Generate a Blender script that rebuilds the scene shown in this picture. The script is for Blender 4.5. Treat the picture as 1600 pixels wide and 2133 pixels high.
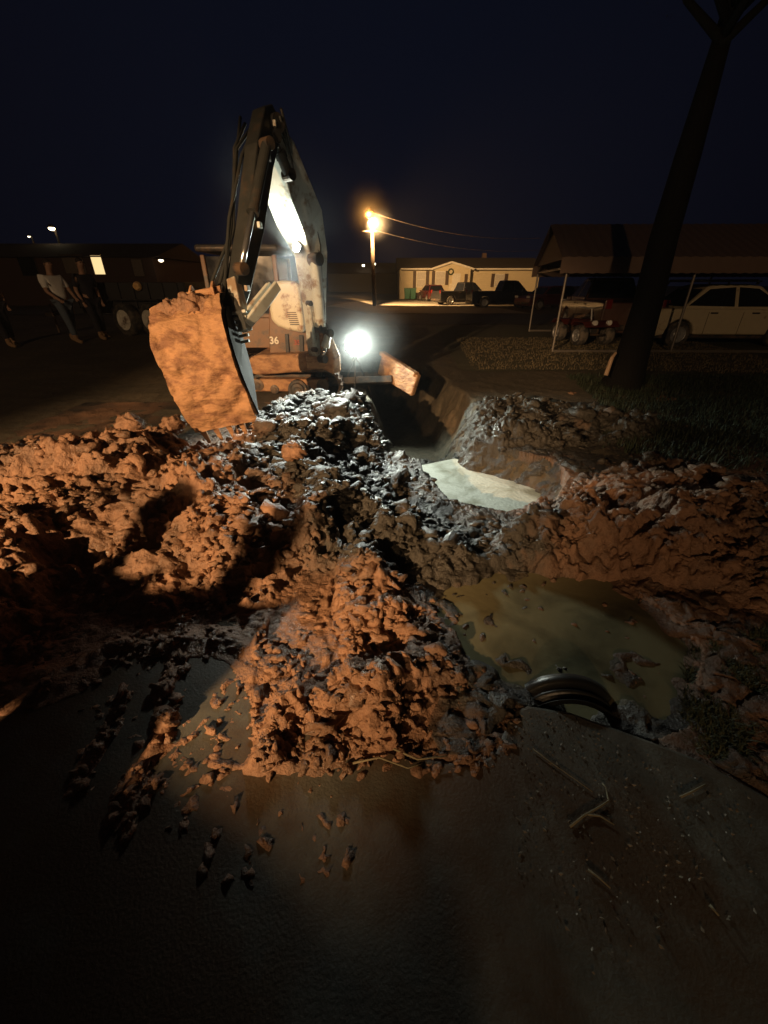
import bpy, math, random
import numpy as np
from mathutils import Vector, Matrix

for o in list(bpy.data.objects): bpy.data.objects.remove(o)
SC = bpy.context.scene
COL = SC.collection
R = math.radians
# ------------------------------------------------------------------ camera
F = 860.0; PITCH = R(28.9); H = 1.6
cam = bpy.data.cameras.new("camera"); co = bpy.data.objects.new("camera", cam); COL.objects.link(co)
co.location = (0, 0, H); co.rotation_euler = (R(90) - PITCH, 0, 0)
cam.sensor_fit = 'HORIZONTAL'; cam.sensor_width = 36; cam.lens = 36 * F / 1600
cam.clip_start = 0.05; cam.clip_end = 1500
SC.camera = co
CP, SP = math.cos(PITCH), math.sin(PITCH)
def ray(px, py):
    u = (px - 800) / F; v = (1066.5 - py) / F
    return u, CP + SP * v, -SP + CP * v
def P(px, py, Y):
    "the place at distance Y that is seen at a pixel of the photograph"
    x, y, z = ray(px, py); t = Y / y
    return Vector((x * t, Y, H + z * t))
def G(px, py, h=0.0):
    x, y, z = ray(px, py); t = (h - H) / z
    return (x * t, y * t)
# ------------------------------------------------------------------ world, exposure
w = bpy.data.worlds.new("World"); SC.world = w; w.use_nodes = True
nt = w.node_tree; bg = nt.nodes['Background']
tc = nt.nodes.new('ShaderNodeTexCoord'); sx = nt.nodes.new('ShaderNodeSeparateXYZ')
cr = nt.nodes.new('ShaderNodeValToRGB')
dt = nt.nodes.new('ShaderNodeVectorMath'); dt.operation = 'DOT_PRODUCT'; dt.inputs[1].default_value = (-.05, .97, .25)
nt.links.new(tc.outputs['Generated'], dt.inputs[0]); nt.links.new(dt.outputs['Value'], cr.inputs[0])
cr.color_ramp.elements[0].position = 0.55; cr.color_ramp.elements[0].color = (.0008, .0007, .0016, 1)
cr.color_ramp.elements[1].position = 1.0; cr.color_ramp.elements[1].color = (.0026, .0037, .0092, 1)
nt.links.new(cr.outputs[0], bg.inputs[0]); bg.inputs[1].default_value = 1.0
SC.view_settings.view_transform = 'Standard'; SC.view_settings.look = 'None'
SC.view_settings.exposure = 0; SC.view_settings.gamma = 1; SC.view_settings.use_curve_mapping = False
# ------------------------------------------------------------------ lights
def lamp(kind, loc, energy, color, size=.05, target=None, angle=60, blend=.5, parent=None):
    l = bpy.data.lights.new('lamp_light', kind); l.energy = energy; l.color = color
    l.shadow_soft_size = size
    if kind == 'SPOT': l.spot_size = R(angle); l.spot_blend = blend
    o = bpy.data.objects.new('lamp_light', l); COL.objects.link(o); o.location = loc
    if target is not None:
        d = Vector(target) - Vector(loc); o.rotation_euler = d.to_track_quat('-Z', 'Y').to_euler()
    return o
WARM = (1.0, .60, .29); WHITE = (.90, 1.0, .86); COOL = (.84, .93, 1.0)
# sodium flood lamp on a post behind the photographer, to the left
lamp('SPOT', (-5.2, -5.6, 3.7), 7800, WARM, .05, (-2.0, 3.2, .1), 40.5, .62)
# added unseen fill light farther back, lifting the cars and carport
lamp('SPOT', (-5.5, -21, 7.2), 4000, (1.0, .62, .32), .15, (1.5, 14, 1), 84, .3)
LAMP_A = P(738, 720, 7.3)          # bright work lamp beside the tracks
LAMP_B = P(618, 515, 6.35)         # work lamp under the boom
lamp('SPOT', LAMP_A + Vector((.03, -.12, .03)), 330, WHITE, .10, (.9, 3.6, -.2), 140, .7)
lamp('SPOT', LAMP_B + Vector((-.05, -.16, -.02)), 900, (.92, 1, .92), .22, (-.68, 4.75, 0), 80, .85)
lamp('SPOT', LAMP_B + Vector((-.10, -.22, .0)), 70, WHITE, .05, P(604, 440, 6.2), 150, .6)
# ------------------------------------------------------------------ materials
MATS = {}
def mat(name, col, rough=.6, metal=0, var=.25, scale=8, bump=.0, bscale=60, spec=.5, dirt=None, dirt_amt=.0, dscale=3, emit=None, estr=1, stretch=None, clear=0, bdist=.02):
    if name in MATS: return MATS[name]
    m = bpy.data.materials.new(name); m.use_nodes = True; n = m.node_tree.nodes; l = m.node_tree.links
    b = n['Principled BSDF']
    tc = n.new('ShaderNodeTexCoord'); src = tc.outputs['Object']
    if stretch:
        mp = n.new('ShaderNodeMapping'); mp.inputs['Scale'].default_value = stretch
        l.new(src, mp.inputs[0]); src = mp.outputs[0]
    nz = n.new('ShaderNodeTexNoise'); nz.inputs['Scale'].default_value = scale; nz.inputs['Detail'].default_value = 6
    l.new(src, nz.inputs['Vector'])
    mx = n.new('ShaderNodeMix'); mx.data_type = 'RGBA'
    mx.inputs[6].default_value = [max(0, c * (1 - var)) for c in col] + [1]
    mx.inputs[7].default_value = [min(1, c * (1 + var)) for c in col] + [1]
    l.new(nz.outputs['Fac'], mx.inputs[0]); out = mx.outputs[2]
    if dirt:
        n2 = n.new('ShaderNodeTexNoise'); n2.inputs['Scale'].default_value = dscale; n2.inputs['Detail'].default_value = 8; n2.inputs['Roughness'].default_value = .65
        l.new(src, n2.inputs['Vector'])
        rp = n.new('ShaderNodeValToRGB'); rp.color_ramp.elements[0].position = .62 - dirt_amt * .35; rp.color_ramp.elements[1].position = .72 - dirt_amt * .3
        l.new(n2.outputs['Fac'], rp.inputs[0])
        m2 = n.new('ShaderNodeMix'); m2.data_type = 'RGBA'; m2.inputs[7].default_value = list(dirt) + [1]
        l.new(rp.outputs[0], m2.inputs[0]); l.new(out, m2.inputs[6]); out = m2.outputs[2]
    l.new(out, b.inputs['Base Color'])
    b.inputs['Roughness'].default_value = rough; b.inputs['Metallic'].default_value = metal
    b.inputs['Specular IOR Level'].default_value = spec
    if clear: b.inputs['Coat Weight'].default_value = clear; b.inputs['Coat Roughness'].default_value = .08
    rr = n.new('ShaderNodeMapRange'); rr.inputs[3].default_value = max(.02, rough - .15); rr.inputs[4].default_value = min(1, rough + .15)
    l.new(nz.outputs['Fac'], rr.inputs[0]); l.new(rr.outputs[0], b.inputs['Roughness'])
    if bump:
        n3 = n.new('ShaderNodeTexNoise'); n3.inputs['Scale'].default_value = bscale; n3.inputs['Detail'].default_value = 7; n3.inputs['Roughness'].default_value = .6
        l.new(src, n3.inputs['Vector'])
        bp = n.new('ShaderNodeBump'); bp.inputs['Strength'].default_value = bump; bp.inputs['Distance'].default_value = bdist
        l.new(n3.outputs['Fac'], bp.inputs['Height']); l.new(bp.outputs[0], b.inputs['Normal'])
    if emit: b.inputs['Emission Color'].default_value = list(emit) + [1]; b.inputs['Emission Strength'].default_value = estr
    MATS[name] = m; return m
def mud_mat():
    m = bpy.data.materials.new('wet_clay'); m.use_nodes = True; n = m.node_tree.nodes; l = m.node_tree.links
    b = n['Principled BSDF']; tc = n.new('ShaderNodeTexCoord')
    at = n.new('ShaderNodeAttribute'); at.attribute_name = 'clay'
    def noise(sc, det=8, r=.6):
        z = n.new('ShaderNodeTexNoise'); z.inputs['Scale'].default_value = sc; z.inputs['Detail'].default_value = det; z.inputs['Roughness'].default_value = r
        l.new(tc.outputs['Object'], z.inputs['Vector']); return z
    a = noise(5); c = noise(38); d = noise(120)
    def mix(f, A, B):
        x = n.new('ShaderNodeMix'); x.data_type = 'RGBA'
        if isinstance(A, tuple): x.inputs[6].default_value = A
        else: l.new(A, x.inputs[6])
        if isinstance(B, tuple): x.inputs[7].default_value = B
        else: l.new(B, x.inputs[7])
        l.new(f, x.inputs[0]); return x.outputs[2]
    clay = mix(c.outputs['Fac'], (.16, .075, .038, 1), (.44, .255, .155, 1))
    soil = mix(c.outputs['Fac'], (.020, .018, .015, 1), (.070, .063, .052, 1))  # grey soil, darkened further to stand for shade on the mid heap
    s = n.new('ShaderNodeMath'); s.operation = 'ADD'; l.new(at.outputs['Fac'], s.inputs[0])
    s2 = n.new('ShaderNodeMath'); s2.operation = 'MULTIPLY_ADD'; s2.inputs[1].default_value = 1.6; s2.inputs[2].default_value = -.8
    l.new(a.outputs['Fac'], s2.inputs[0]); l.new(s2.outputs[0], s.inputs[1]); s.use_clamp = True
    l.new(mix(s.outputs[0], soil, clay), b.inputs['Base Color'])
    rr = n.new('ShaderNodeMapRange'); rr.inputs[1].default_value = .35; rr.inputs[2].default_value = .65; rr.inputs[3].default_value = .22; rr.inputs[4].default_value = .62
    l.new(a.outputs['Fac'], rr.inputs[0]); l.new(rr.outputs[0], b.inputs['Roughness'])
    b.inputs['Specular IOR Level'].default_value = .45
    ad = n.new('ShaderNodeMath'); ad.operation = 'MULTIPLY_ADD'; ad.inputs[1].default_value = .35; l.new(d.outputs['Fac'], ad.inputs[0]); l.new(c.outputs['Fac'], ad.inputs[2])
    bp = n.new('ShaderNodeBump'); bp.inputs['Strength'].default_value = .9; bp.inputs['Distance'].default_value = .02
    l.new(ad.outputs[0], bp.inputs['Height']); l.new(bp.outputs[0], b.inputs['Normal'])
    MATS['mud'] = m; return m
MUD = mud_mat()
def water_mat(name, col, rough, bs, bstr, scum):
    m = bpy.data.materials.new(name); m.use_nodes = True; n = m.node_tree.nodes; l = m.node_tree.links
    b = n['Principled BSDF']; tc = n.new('ShaderNodeTexCoord')
    z = n.new('ShaderNodeTexNoise'); z.inputs['Scale'].default_value = 3.2; z.inputs['Detail'].default_value = 7; z.inputs['Distortion'].default_value = .6
    l.new(tc.outputs['Object'], z.inputs['Vector'])
    rp = n.new('ShaderNodeValToRGB'); e = rp.color_ramp.elements
    e[0].position = .46; e[0].color = list(col) + [1]; e[1].position = .70; e[1].color = list(scum) + [1]
    l.new(z.outputs['Fac'], rp.inputs[0]); l.new(rp.outputs[0], b.inputs['Base Color'])
    b.inputs['Roughness'].default_value = rough; b.inputs['IOR'].default_value = 1.33
    z2 = n.new('ShaderNodeTexNoise'); z2.inputs['Scale'].default_value = bs; z2.inputs['Detail'].default_value = 4; l.new(tc.outputs['Object'], z2.inputs['Vector'])
    bp = n.new('ShaderNodeBump'); bp.inputs['Strength'].default_value = bstr; bp.inputs['Distance'].default_value = .01
    l.new(z2.outputs['Fac'], bp.inputs['Height']); l.new(bp.outputs[0], b.inputs['Normal'])
    return m
M_milky = water_mat('milky_water', (.55, .56, .48), .22, 26, .8, (.27, .27, .20))
M_olive = water_mat('muddy_water', (.165, .15, .085), .18, 16, .30, (.075, .068, .04))
M_rubber = mat('black_rubber', (.022, .021, .02), .75, bump=.3, dirt=(.16, .09, .05), dirt_amt=.55, dscale=6)
M_tyre = mat('tyre_rubber', (.03, .03, .03), .8, bump=.2, dirt=(.12, .10, .08), dirt_amt=.5, dscale=5)
M_dark = mat('dark_steel', (.04, .04, .042), .5, .3, bump=.15, dirt=(.14, .09, .055), dirt_amt=.45)
M_bsteel = mat('black_steel', (.034, .036, .034), .5, .2, bump=.1, dirt=(.07, .05, .035), dirt_amt=.25)
M_boom = mat('pale_boom_paint', (.55, .57, .52), .45, bump=.08, dirt=(.24, .17, .11), dirt_amt=.35, dscale=4)
M_cream = mat('cream_paint', (.66, .60, .45), .4, bump=.06, var=.1, dirt=(.28, .15, .08), dirt_amt=.25, dscale=5)
M_body = mat('charcoal_paint', (.07, .065, .06), .5, bump=.1, dirt=(.20, .11, .06), dirt_amt=.75, dscale=4)
M_claysteel = mat('clay_caked_steel', (.42, .23, .115), .75, bump=1.0, bscale=22, var=.35, scale=14, dirt=(.24, .12, .065), dirt_amt=.4, dscale=6, stretch=(.8, .8, 1.6))
M_chrome = mat('polished_rod', (.6, .62, .64), .18, .9, var=.08)
M_glass = mat('dark_glass', (.012, .014, .018), .08, var=.1)
M_lens = mat('lit_lamp_lens', (.9, .95, .9), .3, emit=(.95, 1, .9), estr=60)
M_lens2 = mat('lit_boom_lens', (.9, .95, .95), .3, emit=(.93, 1, .95), estr=30)
M_sodium = mat('lit_sodium_lens', (1, .6, .2), .3, emit=(1, .36, .04), estr=9)
M_white = mat('white_paint', (.55, .48, .33), .35, var=.08, clear=.5, dirt=(.30, .22, .14), dirt_amt=.1)
M_letter = mat('decal_white', (.75, .70, .6), .5, var=.1)
M_red_decal = mat('decal_red', (.35, .07, .04), .5)
# ------------------------------------------------------------------ mesh helpers
class MB:
    def __init__(s): s.v = []; s.f = []; s.k = []
    def add(s, vs, fs):
        k = len(s.v); s.k.append((k, len(s.f))); s.v += [tuple(q) for q in vs]; s.f += [tuple(i + k for i in f) for f in fs]; return s
    def box(s, c, d, rot=None):
        c = Vector(c); vs = []
        for x in (-.5, .5):
            for y in (-.5, .5):
                for z in (-.5, .5):
                    q = Vector((x * d[0], y * d[1], z * d[2]))
                    if rot: q = rot @ q
                    vs.append(c + q)
        return s.add(vs, [(0, 1, 3, 2), (4, 6, 7, 5), (0, 4, 5, 1), (2, 3, 7, 6), (0, 2, 6, 4), (1, 5, 7, 3)])
    def beam(s, a, b, w, h, side=(1, 0, 0), w2=None, h2=None):
        a = Vector(a); b = Vector(b); d = (b - a).normalized(); sd = Vector(side); sd = (sd - d * sd.dot(d)).normalized(); up = d.cross(sd)
        w2 = w2 or w; h2 = h2 or h; vs = []
        for p, ww, hh in ((a, w, h), (b, w2, h2)):
            for i, j in ((-1, -1), (1, -1), (1, 1), (-1, 1)): vs.append(p + sd * i * ww / 2 + up * j * hh / 2)
        return s.add(vs, [(3, 2, 1, 0), (4, 5, 6, 7), (0, 1, 5, 4), (1, 2, 6, 5), (2, 3, 7, 6), (3, 0, 4, 7)])
    def loft(s, pts, ws, hs, side=(1, 0, 0)):
        "box section beam bent through several points"
        pts = [Vector(p) for p in pts]; k = len(pts); vs = []; sd = Vector(side).normalized()
        for i, p in enumerate(pts):
            d = (pts[min(i + 1, k - 1)] - pts[max(i - 1, 0)]).normalized(); s1 = (sd - d * sd.dot(d)).normalized(); up = d.cross(s1)
            for a, b in ((-1, -1), (1, -1), (1, 1), (-1, 1)): vs.append(p + s1 * a * ws[i] / 2 + up * b * hs[i] / 2)
        fs = [(3, 2, 1, 0), tuple(4 * (k - 1) + q for q in range(4))]
        for i in range(k - 1):
            for q in range(4): fs.append((4 * i + q, 4 * i + (q + 1) % 4, 4 * i + 4 + (q + 1) % 4, 4 * i + 4 + q))
        return s.add(vs, fs)
    def tube(s, pts, r, n=12, caps=True):
        pts = [Vector(p) for p in pts]; k = len(pts); rs = r if isinstance(r, (list, tuple)) else [r] * k
        vs = []; ref = None
        for i, p in enumerate(pts):
            d = (pts[min(i + 1, k - 1)] - pts[max(i - 1, 0)]).normalized()
            if ref is None: ref = Vector((0, 0, 1)) if abs(d.z) < .9 else Vector((1, 0, 0))
            a = (ref - d * ref.dot(d)).normalized(); ref = a; b = d.cross(a)
            for j in range(n):
                t = 2 * math.pi * j / n; vs.append(p + (a * math.cos(t) + b * math.sin(t)) * rs[i])
        fs = [(i * n + j, i * n + (j + 1) % n, (i + 1) * n + (j + 1) % n, (i + 1) * n + j) for i in range(k - 1) for j in range(n)]
        if caps: fs += [tuple(range(n))[::-1], tuple((k - 1) * n + j for j in range(n))]
        return s.add(vs, fs)
    def prism(s, poly, a, b, fn):
        "polygon (u,v) extruded between a and b; fn(u,v,t) -> point"
        n = len(poly); vs = [fn(u, v, a) for u, v in poly] + [fn(u, v, b) for u, v in poly]
        return s.add(vs, [tuple(range(n))[::-1], tuple(range(n, 2 * n))] + [(i, (i + 1) % n, n + (i + 1) % n, n + i) for i in range(n)])
    def lathe(s, prof, c, axis=(0, 1, 0), n=28):
        c = Vector(c); ax = Vector(axis).normalized(); a = ax.orthogonal().normalized(); b = ax.cross(a); k = len(prof); vs = []
        for r, h in prof:
            for j in range(n):
                t = 2 * math.pi * j / n; vs.append(c + ax * h + (a * math.cos(t) + b * math.sin(t)) * r)
        return s.add(vs, [(i * n + j, (i + 1) * n + j, (i + 1) * n + (j + 1) % n, i * n + (j + 1) % n) for i in range(k - 1) for j in range(n)])
    def build(s, name, m, parent=None, bevel=0, smooth=False, seg=2):
        me = bpy.data.meshes.new(name); me.from_pydata(s.v, [], s.f); me.update()
        me.materials.append(m)
        if smooth:
            me.polygons.foreach_set('use_smooth', [True] * len(me.polygons))
        o = bpy.data.objects.new(name, me); COL.objects.link(o)
        if parent:
            o.parent = parent; o.matrix_parent_inverse = Matrix()
            if parent.get('_w') is not None or parent.type == 'EMPTY' or True:
                o.matrix_parent_inverse = PW(parent).inverted() if s.world else Matrix()
        if bevel:
            bv = o.modifiers.new('bevel', 'BEVEL'); bv.width = bevel; bv.segments = seg; bv.limit_method = 'ANGLE'; bv.angle_limit = R(35)
        return o
    def each(s, name, m, parent=None, **kw):
        "every shape collected so far becomes an object of its own"
        out = []; ks = s.k + [(len(s.v), len(s.f))]
        for (a, fa), (b_, fb) in zip(ks[:-1], ks[1:]):
            q = type(s)(); q.v = s.v[a:b_]; q.f = [tuple(i - a for i in f) for f in s.f[fa:fb]]; out.append(q.build(name, m, parent, **kw))
        return out
    world = False
class MW(MB): world = True        # vertices given in world coordinates
def PW(o):
    m = Matrix.LocRotScale(o.location, o.rotation_euler, o.scale)
    if o.parent: m = PW(o.parent) @ o.matrix_parent_inverse @ m
    return m
def tag(o, label=None, cat=None, group=None, kind=None):
    if label: o['label'] = label
    if cat: o['category'] = cat
    if group: o['group'] = group
    if kind: o['kind'] = kind
    return o
def empty(name, loc=(0, 0, 0), rz=0, **k):
    o = bpy.data.objects.new(name, None); COL.objects.link(o); o.location = loc; o.rotation_euler = (0, 0, rz); o.empty_display_size = .2
    return tag(o, **k)
def copy_tree(o, parent=None):
    c = o.copy(); COL.objects.link(c)
    if parent: c.parent = parent
    for ch in [x for x in bpy.data.objects if x.parent == o]: copy_tree(ch, c)
    return c
# ------------------------------------------------------------------ noise
def _h(ix, iy, seed):
    n = (ix.astype(np.int64) * 374761393 + iy.astype(np.int64) * 668265263 + seed * 982451653) & 0xffffffff
    n = ((n ^ (n >> 13)) * 1274126177) & 0xffffffff
    return ((n ^ (n >> 16)) & 0xffffff) / float(0xffffff)
def vnoise(x, y, seed=0):
    ix = np.floor(x); iy = np.floor(y); fx = x - ix; fy = y - iy
    ix = ix.astype(np.int64); iy = iy.astype(np.int64)
    def g(a, b):
        t = _h(ix + a, iy + b, seed) * 2 * np.pi
        return np.cos(t) * (fx - a) + np.sin(t) * (fy - b)
    sx = fx * fx * fx * (fx * (fx * 6 - 15) + 10); sy = fy * fy * fy * (fy * (fy * 6 - 15) + 10)
    a = g(0, 0) * (1 - sx) + g(1, 0) * sx; b = g(0, 1) * (1 - sx) + g(1, 1) * sx
    return 1.5 * (a * (1 - sy) + b * sy)
def fbm(x, y, seed=0, oct=4, gain=.5):
    s = 0; a = 1.0
    for i in range(oct): s = s + a * vnoise(x * 2 ** i + 17.3 * i, y * 2 ** i - 9.1 * i, seed + i); a *= gain
    return s
def clods(x, y, seed, thr=0.0):
    "rounded lumps of random height"
    ix = np.floor(x).astype(np.int64); iy = np.floor(y).astype(np.int64); best = np.zeros_like(x)
    for a in (-1, 0, 1):
        for b in (-1, 0, 1):
            cx = ix + a; cy = iy + b
            px = cx + .15 + .7 * _h(cx, cy, seed); py = cy + .15 + .7 * _h(cx, cy, seed + 1)
            hh = _h(cx, cy, seed + 2); r = .45 + .42 * _h(cx, cy, seed + 3); an = _h(cx, cy, seed + 4) * 3.14
            dx = x - px; dy = y - py; e = .7 + .6 * _h(cx, cy, seed + 5)
            u = dx * np.cos(an) + dy * np.sin(an); v = (-dx * np.sin(an) + dy * np.cos(an)) * e
            q = 1 - (u * u + v * v) / (r * r)
            val = np.where((q > 0) & (hh > thr), np.sqrt(np.maximum(q, 0)) * (.35 + .65 * hh) * r * 1.5, 0)
            best = np.maximum(best, val)
    return best
def sstep(a, b, x):
    t = np.clip((x - a) / (b - a), 0, 1); return t * t * (3 - 2 * t)
def sdf(poly, X, Y):
    "signed distance to a polygon, positive inside"
    d = np.full(X.shape, 1e9); ins = np.zeros(X.shape, bool); n = len(poly)
    for i in range(n):
        x1, y1 = poly[i]; x2, y2 = poly[(i + 1) % n]; ex, ey = x2 - x1, y2 - y1
        t = np.clip(((X - x1) * ex + (Y - y1) * ey) / (ex * ex + ey * ey + 1e-12), 0, 1)
        d = np.minimum(d, np.hypot(X - x1 - t * ex, Y - y1 - t * ey))
        c = ((y1 > Y) != (y2 > Y)) & (X < ex * (Y - y1) / (ey + 1e-12) + x1); ins ^= c
    return np.where(ins, d, -d)
def pline(pts, X, Y):
    d = np.full(X.shape, 1e9)
    for (x1, y1), (x2, y2) in zip(pts[:-1], pts[1:]):
        ex, ey = x2 - x1, y2 - y1; t = np.clip(((X - x1) * ex + (Y - y1) * ey) / (ex * ex + ey * ey), 0, 1)
        d = np.minimum(d, np.hypot(X - x1 - t * ex, Y - y1 - t * ey))
    return d
def gp(pts, h=0.0): return [G(a, b, h) for a, b in pts]
# ------------------------------------------------------------------ terrain
PIT = gp([(880, 985), (890, 1040), (940, 1100), (1040, 1125), (1130, 1100), (1160, 1050), (1135, 1015), (1080, 1000), (1030, 985), (960, 968)], -.30)
TRENCH = [(.10, 4.2), (.55, 4.1), (1.15, 4.9), (1.35, 6.3), (1.2, 7.6), (.75, 9.6), (-.2, 10.2), (-.45, 8.6), (-.25, 6.9), (-.15, 5.6), (-.1, 4.8)]
PUD = gp([(880, 1180), (880, 1290), (960, 1380), (1050, 1450), (1120, 1520), (1330, 1570), (1440, 1530), (1470, 1360), (1400, 1290), (1290, 1210), (1180, 1165), (1040, 1170)], -.02)
SLAB = gp([(1060, 1492), (1074, 1474), (1100, 1466), (1190, 1480), (1330, 1530), (1450, 1575), (1600, 1655), (1750, 1760)], .02)
SLAB = SLAB + [(2.6, -.5), (3.4, -3), (-5, -3), (-4.5, 1.0)] + gp([(160, 1400), (260, 1350), (380, 1335), (470, 1350), (560, 1400), (700, 1500), (860, 1570), (980, 1590), (1030, 1565), (1050, 1520)], .02)
def pit_drop(X, Y):
    wob = .10 * fbm(X * 2.1, Y * 2.1, 31, 4)
    return -.42 * sstep(-.16, .22, sdf(PIT, X, Y) + wob * .6) - .95 * sstep(-.12, .42, sdf(TRENCH, X, Y) + wob)
def ground_z(X, Y):
    z = .38 * sstep(6.5, 12.5, Y) * sstep(-.6, -3.2, X)
    z = z + .012 * fbm(X * .6, Y * .6, 5, 3) + .012 * fbm(X * 4, Y * 4, 8, 3) * sstep(60, 20, Y)
    wob = .10 * fbm(X * 2.1, Y * 2.1, 31, 4)
    z = z + pit_drop(X, Y)
    z = z - (.066 - .046 * sstep(.28, .6, fbm(X * 3.2 + 9, Y * 3.2, 33, 4))) * sstep(-.12, .25, sdf(PUD, X, Y) + wob * .9)
    z = np.where(sdf(SLAB, X, Y) > -.02, np.minimum(z, -.05), z)
    return z
M1 = [(-7, 1.2)] + gp([(-260, 1560), (60, 1450), (150, 1290), (230, 1255), (340, 1300), (460, 1325), (550, 1265), (640, 1195), (760, 1170), (900, 1210), (1000, 1205), (1090, 1195)]) + \
     [(.72, 2.3), (.50, 2.65), (.20, 3.0), (.02, 3.5), (-.02, 4.2), (-.1, 4.7), (-1.1, 4.7), (-1.7, 4.3), (-2.5, 4.5), (-3.3, 4.0), (-4.5, 3.3), (-7, 3.2)]
M2 = gp([(530, 1600), (640, 1605), (790, 1570), (890, 1500), (975, 1420), (960, 1350), (900, 1280), (800, 1180), (700, 1160), (690, 1290), (745, 1400), (640, 1440), (540, 1470)])
M4 = [(.55, 2.35), (.62, 2.6), (1.0, 2.8), (1.5, 3.15), (2.0, 3.75), (2.5, 4.0), (2.9, 3.6), (3.6, 3.3), (4.6, 2.6), (4.6, 2.0), (3.0, 2.05), (2.2, 1.75), (1.75, 1.95), (1.2, 2.15), (.9, 2.1), (.6, 2.1)]
M5 = [(.60, 4.9), (.95, 4.75), (1.4, 4.45), (1.95, 4.35), (2.6, 4.5), (3.1, 4.6), (3.5, 5.2), (2.9, 5.9), (1.9, 6.3), (1.3, 5.9), (1.0, 5.3)]
M6 = [(-1.9, 4.6), (-1.0, 4.3), (-.2, 4.3), (.15, 4.6), (.10, 5.2), (-.25, 5.9), (-.9, 6.0), (-1.7, 5.5)]
# slope lines: dug channels through the front lobe
HOLE = gp([(600, 1165), (700, 1190), (690, 1320), (640, 1370), (585, 1330), (600, 1250)], .05)
LOBE = gp([(-60, 1430), (120, 1400), (160, 1330), (60, 1180), (-60, 1150)])
def mound_z(X, Y):
    wob = .20 * fbm(X * 1.9, Y * 1.9, 71, 4) + .05 * fbm(X * 9, Y * 9, 75, 3)
    wx = X + .06 * vnoise(X * 3.1, Y * 3.1, 3) + .02 * vnoise(X * 11, Y * 11, 4); wy = Y + .06 * vnoise(X * 3.1 + 50, Y * 3.1, 6) + .02 * vnoise(X * 11, Y * 11 + 40, 7)
    h = np.full(X.shape, -.5); edge = np.full(X.shape, -9.0)
    for poly, H_, fall, wb in ((M1, .24, .85, 1), (M2, .055, .26, .35), (M4, .13, .45, .6), (M5, .09, .6, .8), (M6, .24, .5, .8)):
        d = sdf(poly, X, Y) + wob * wb * .8
        hh = H_ * sstep(0, fall, d) - .10 * sstep(0, -.15, d)
        h = np.maximum(h, hh); edge = np.maximum(edge, d)
    # main pile: higher to the left, a saddle towards the middle
    lf = sstep(-.6, -2.6, X) * sstep(1.5, 2.9, Y)
    h = h + np.where(h > 0, .05 * lf, 0)
    h = h - .26 * sstep(-.05, .2, sdf(HOLE, X, Y) + wob * .3) * (h > 0)
    m = sstep(-.02, .22, edge); ms = sstep(-.05, .06, edge)
    big = fbm(X * 1.5, Y * 1.5, 90, 3)
    h = h + m * (.075 * big) - m * .13 * sstep(.12, .55, fbm(X * 1.7 + 20, Y * 1.7, 95, 2))
    c1 = clods(wx * 3.3, wy * 3.3, 11); c2 = clods(wx * 6.7 + 3, wy * 6.7, 23); c3 = clods(wx * 14, wy * 14 + 5, 37); c4 = clods(wx * 30, wy * 30 + 5, 53); c5 = clods(wx * 62, wy * 62, 61)
    amp = .55 + .9 * sstep(-.35, .5, fbm(X * 1.1 + 7, Y * 1.1, 101, 2))
    h = h + amp * (m * (.075 * c1) + (.25 * ms + .75 * m) * (.060 * c2) + ms * (.042 * c3 + .024 * c4 + .011 * c5))
    h = h - m * .05 * np.abs(fbm(X * 4.1, Y * 4.1, 131, 3)) * 1.2
    # rows of clay squeezed up beside the scraped lane
    LN_ = gp([(60, 1430), (160, 1405), (260, 1355), (380, 1338), (470, 1352), (560, 1402), (700, 1500)])
    for pts, hw, hh in ((LN_, .11, .012), (gp([(378, 1300), (352, 1430), (335, 1540), (285, 1690)]), .055, .006), (gp([(548, 1280), (538, 1430), (534, 1605)]), .030, .014), (gp([(250, 1450), (205, 1560), (180, 1650)]), .04, .001)):
        q = pline(pts, wx, wy); h = np.maximum(h, .02 + (hh + .02 * fbm(X * 9, Y * 9, 12, 2) + .02 * c3) * sstep(hw, 0, q + .02 * fbm(X * 14, Y * 14, 44, 2)) - .03 * (q > hw) * 1)
        edge = np.maximum(edge, np.where(q < hw, .03, -9))
    # crumbs strewn past the foot of the pile and on the slab
    near = sstep(-.75, -.05, edge)
    lane = sstep(.0, .2, sdf(gp([(380, 1400), (540, 1380), (540, 1660), (420, 1760), (200, 1760), (290, 1560)]), X, Y))
    lane2 = sstep(.0, .15, sdf(gp([(1040, 1620), (540, 1640), (540, 1560), (740, 1560), (1050, 1470)]), X, Y))
    kk = np.clip(near * .45 + lane * .45 + lane2 * .5, 0, 1)
    z1 = clods(wx * 17, wy * 17, 211, .72); z2 = clods(wx * 37, wy * 37, 223, .66); z3 = clods(wx * 70, wy * 70, 229, .62)
    crumb = .015 + kk * (.012 * z1 + .018 * z2 + .014 * z3) - .010
    crumb = np.where(sdf(PUD, X, Y) > .02, -.09 + .5 * (z1 * .1 + z2 * .05), crumb)
    crumb = np.where((sdf(PIT, X, Y) > -.05) | (sdf(TRENCH, X, Y) > -.1), -9, crumb)
    return h, edge, crumb
def axis(breaks):
    out = []
    for a, b, s in breaks: out += list(np.arange(a, b, s))
    return np.array(out + [breaks[-1][1]])
def geo(a, b, s0, k):
    out = [a]; s = s0
    while out[-1] < b: out.append(out[-1] + s); s *= k
    return out
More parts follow.
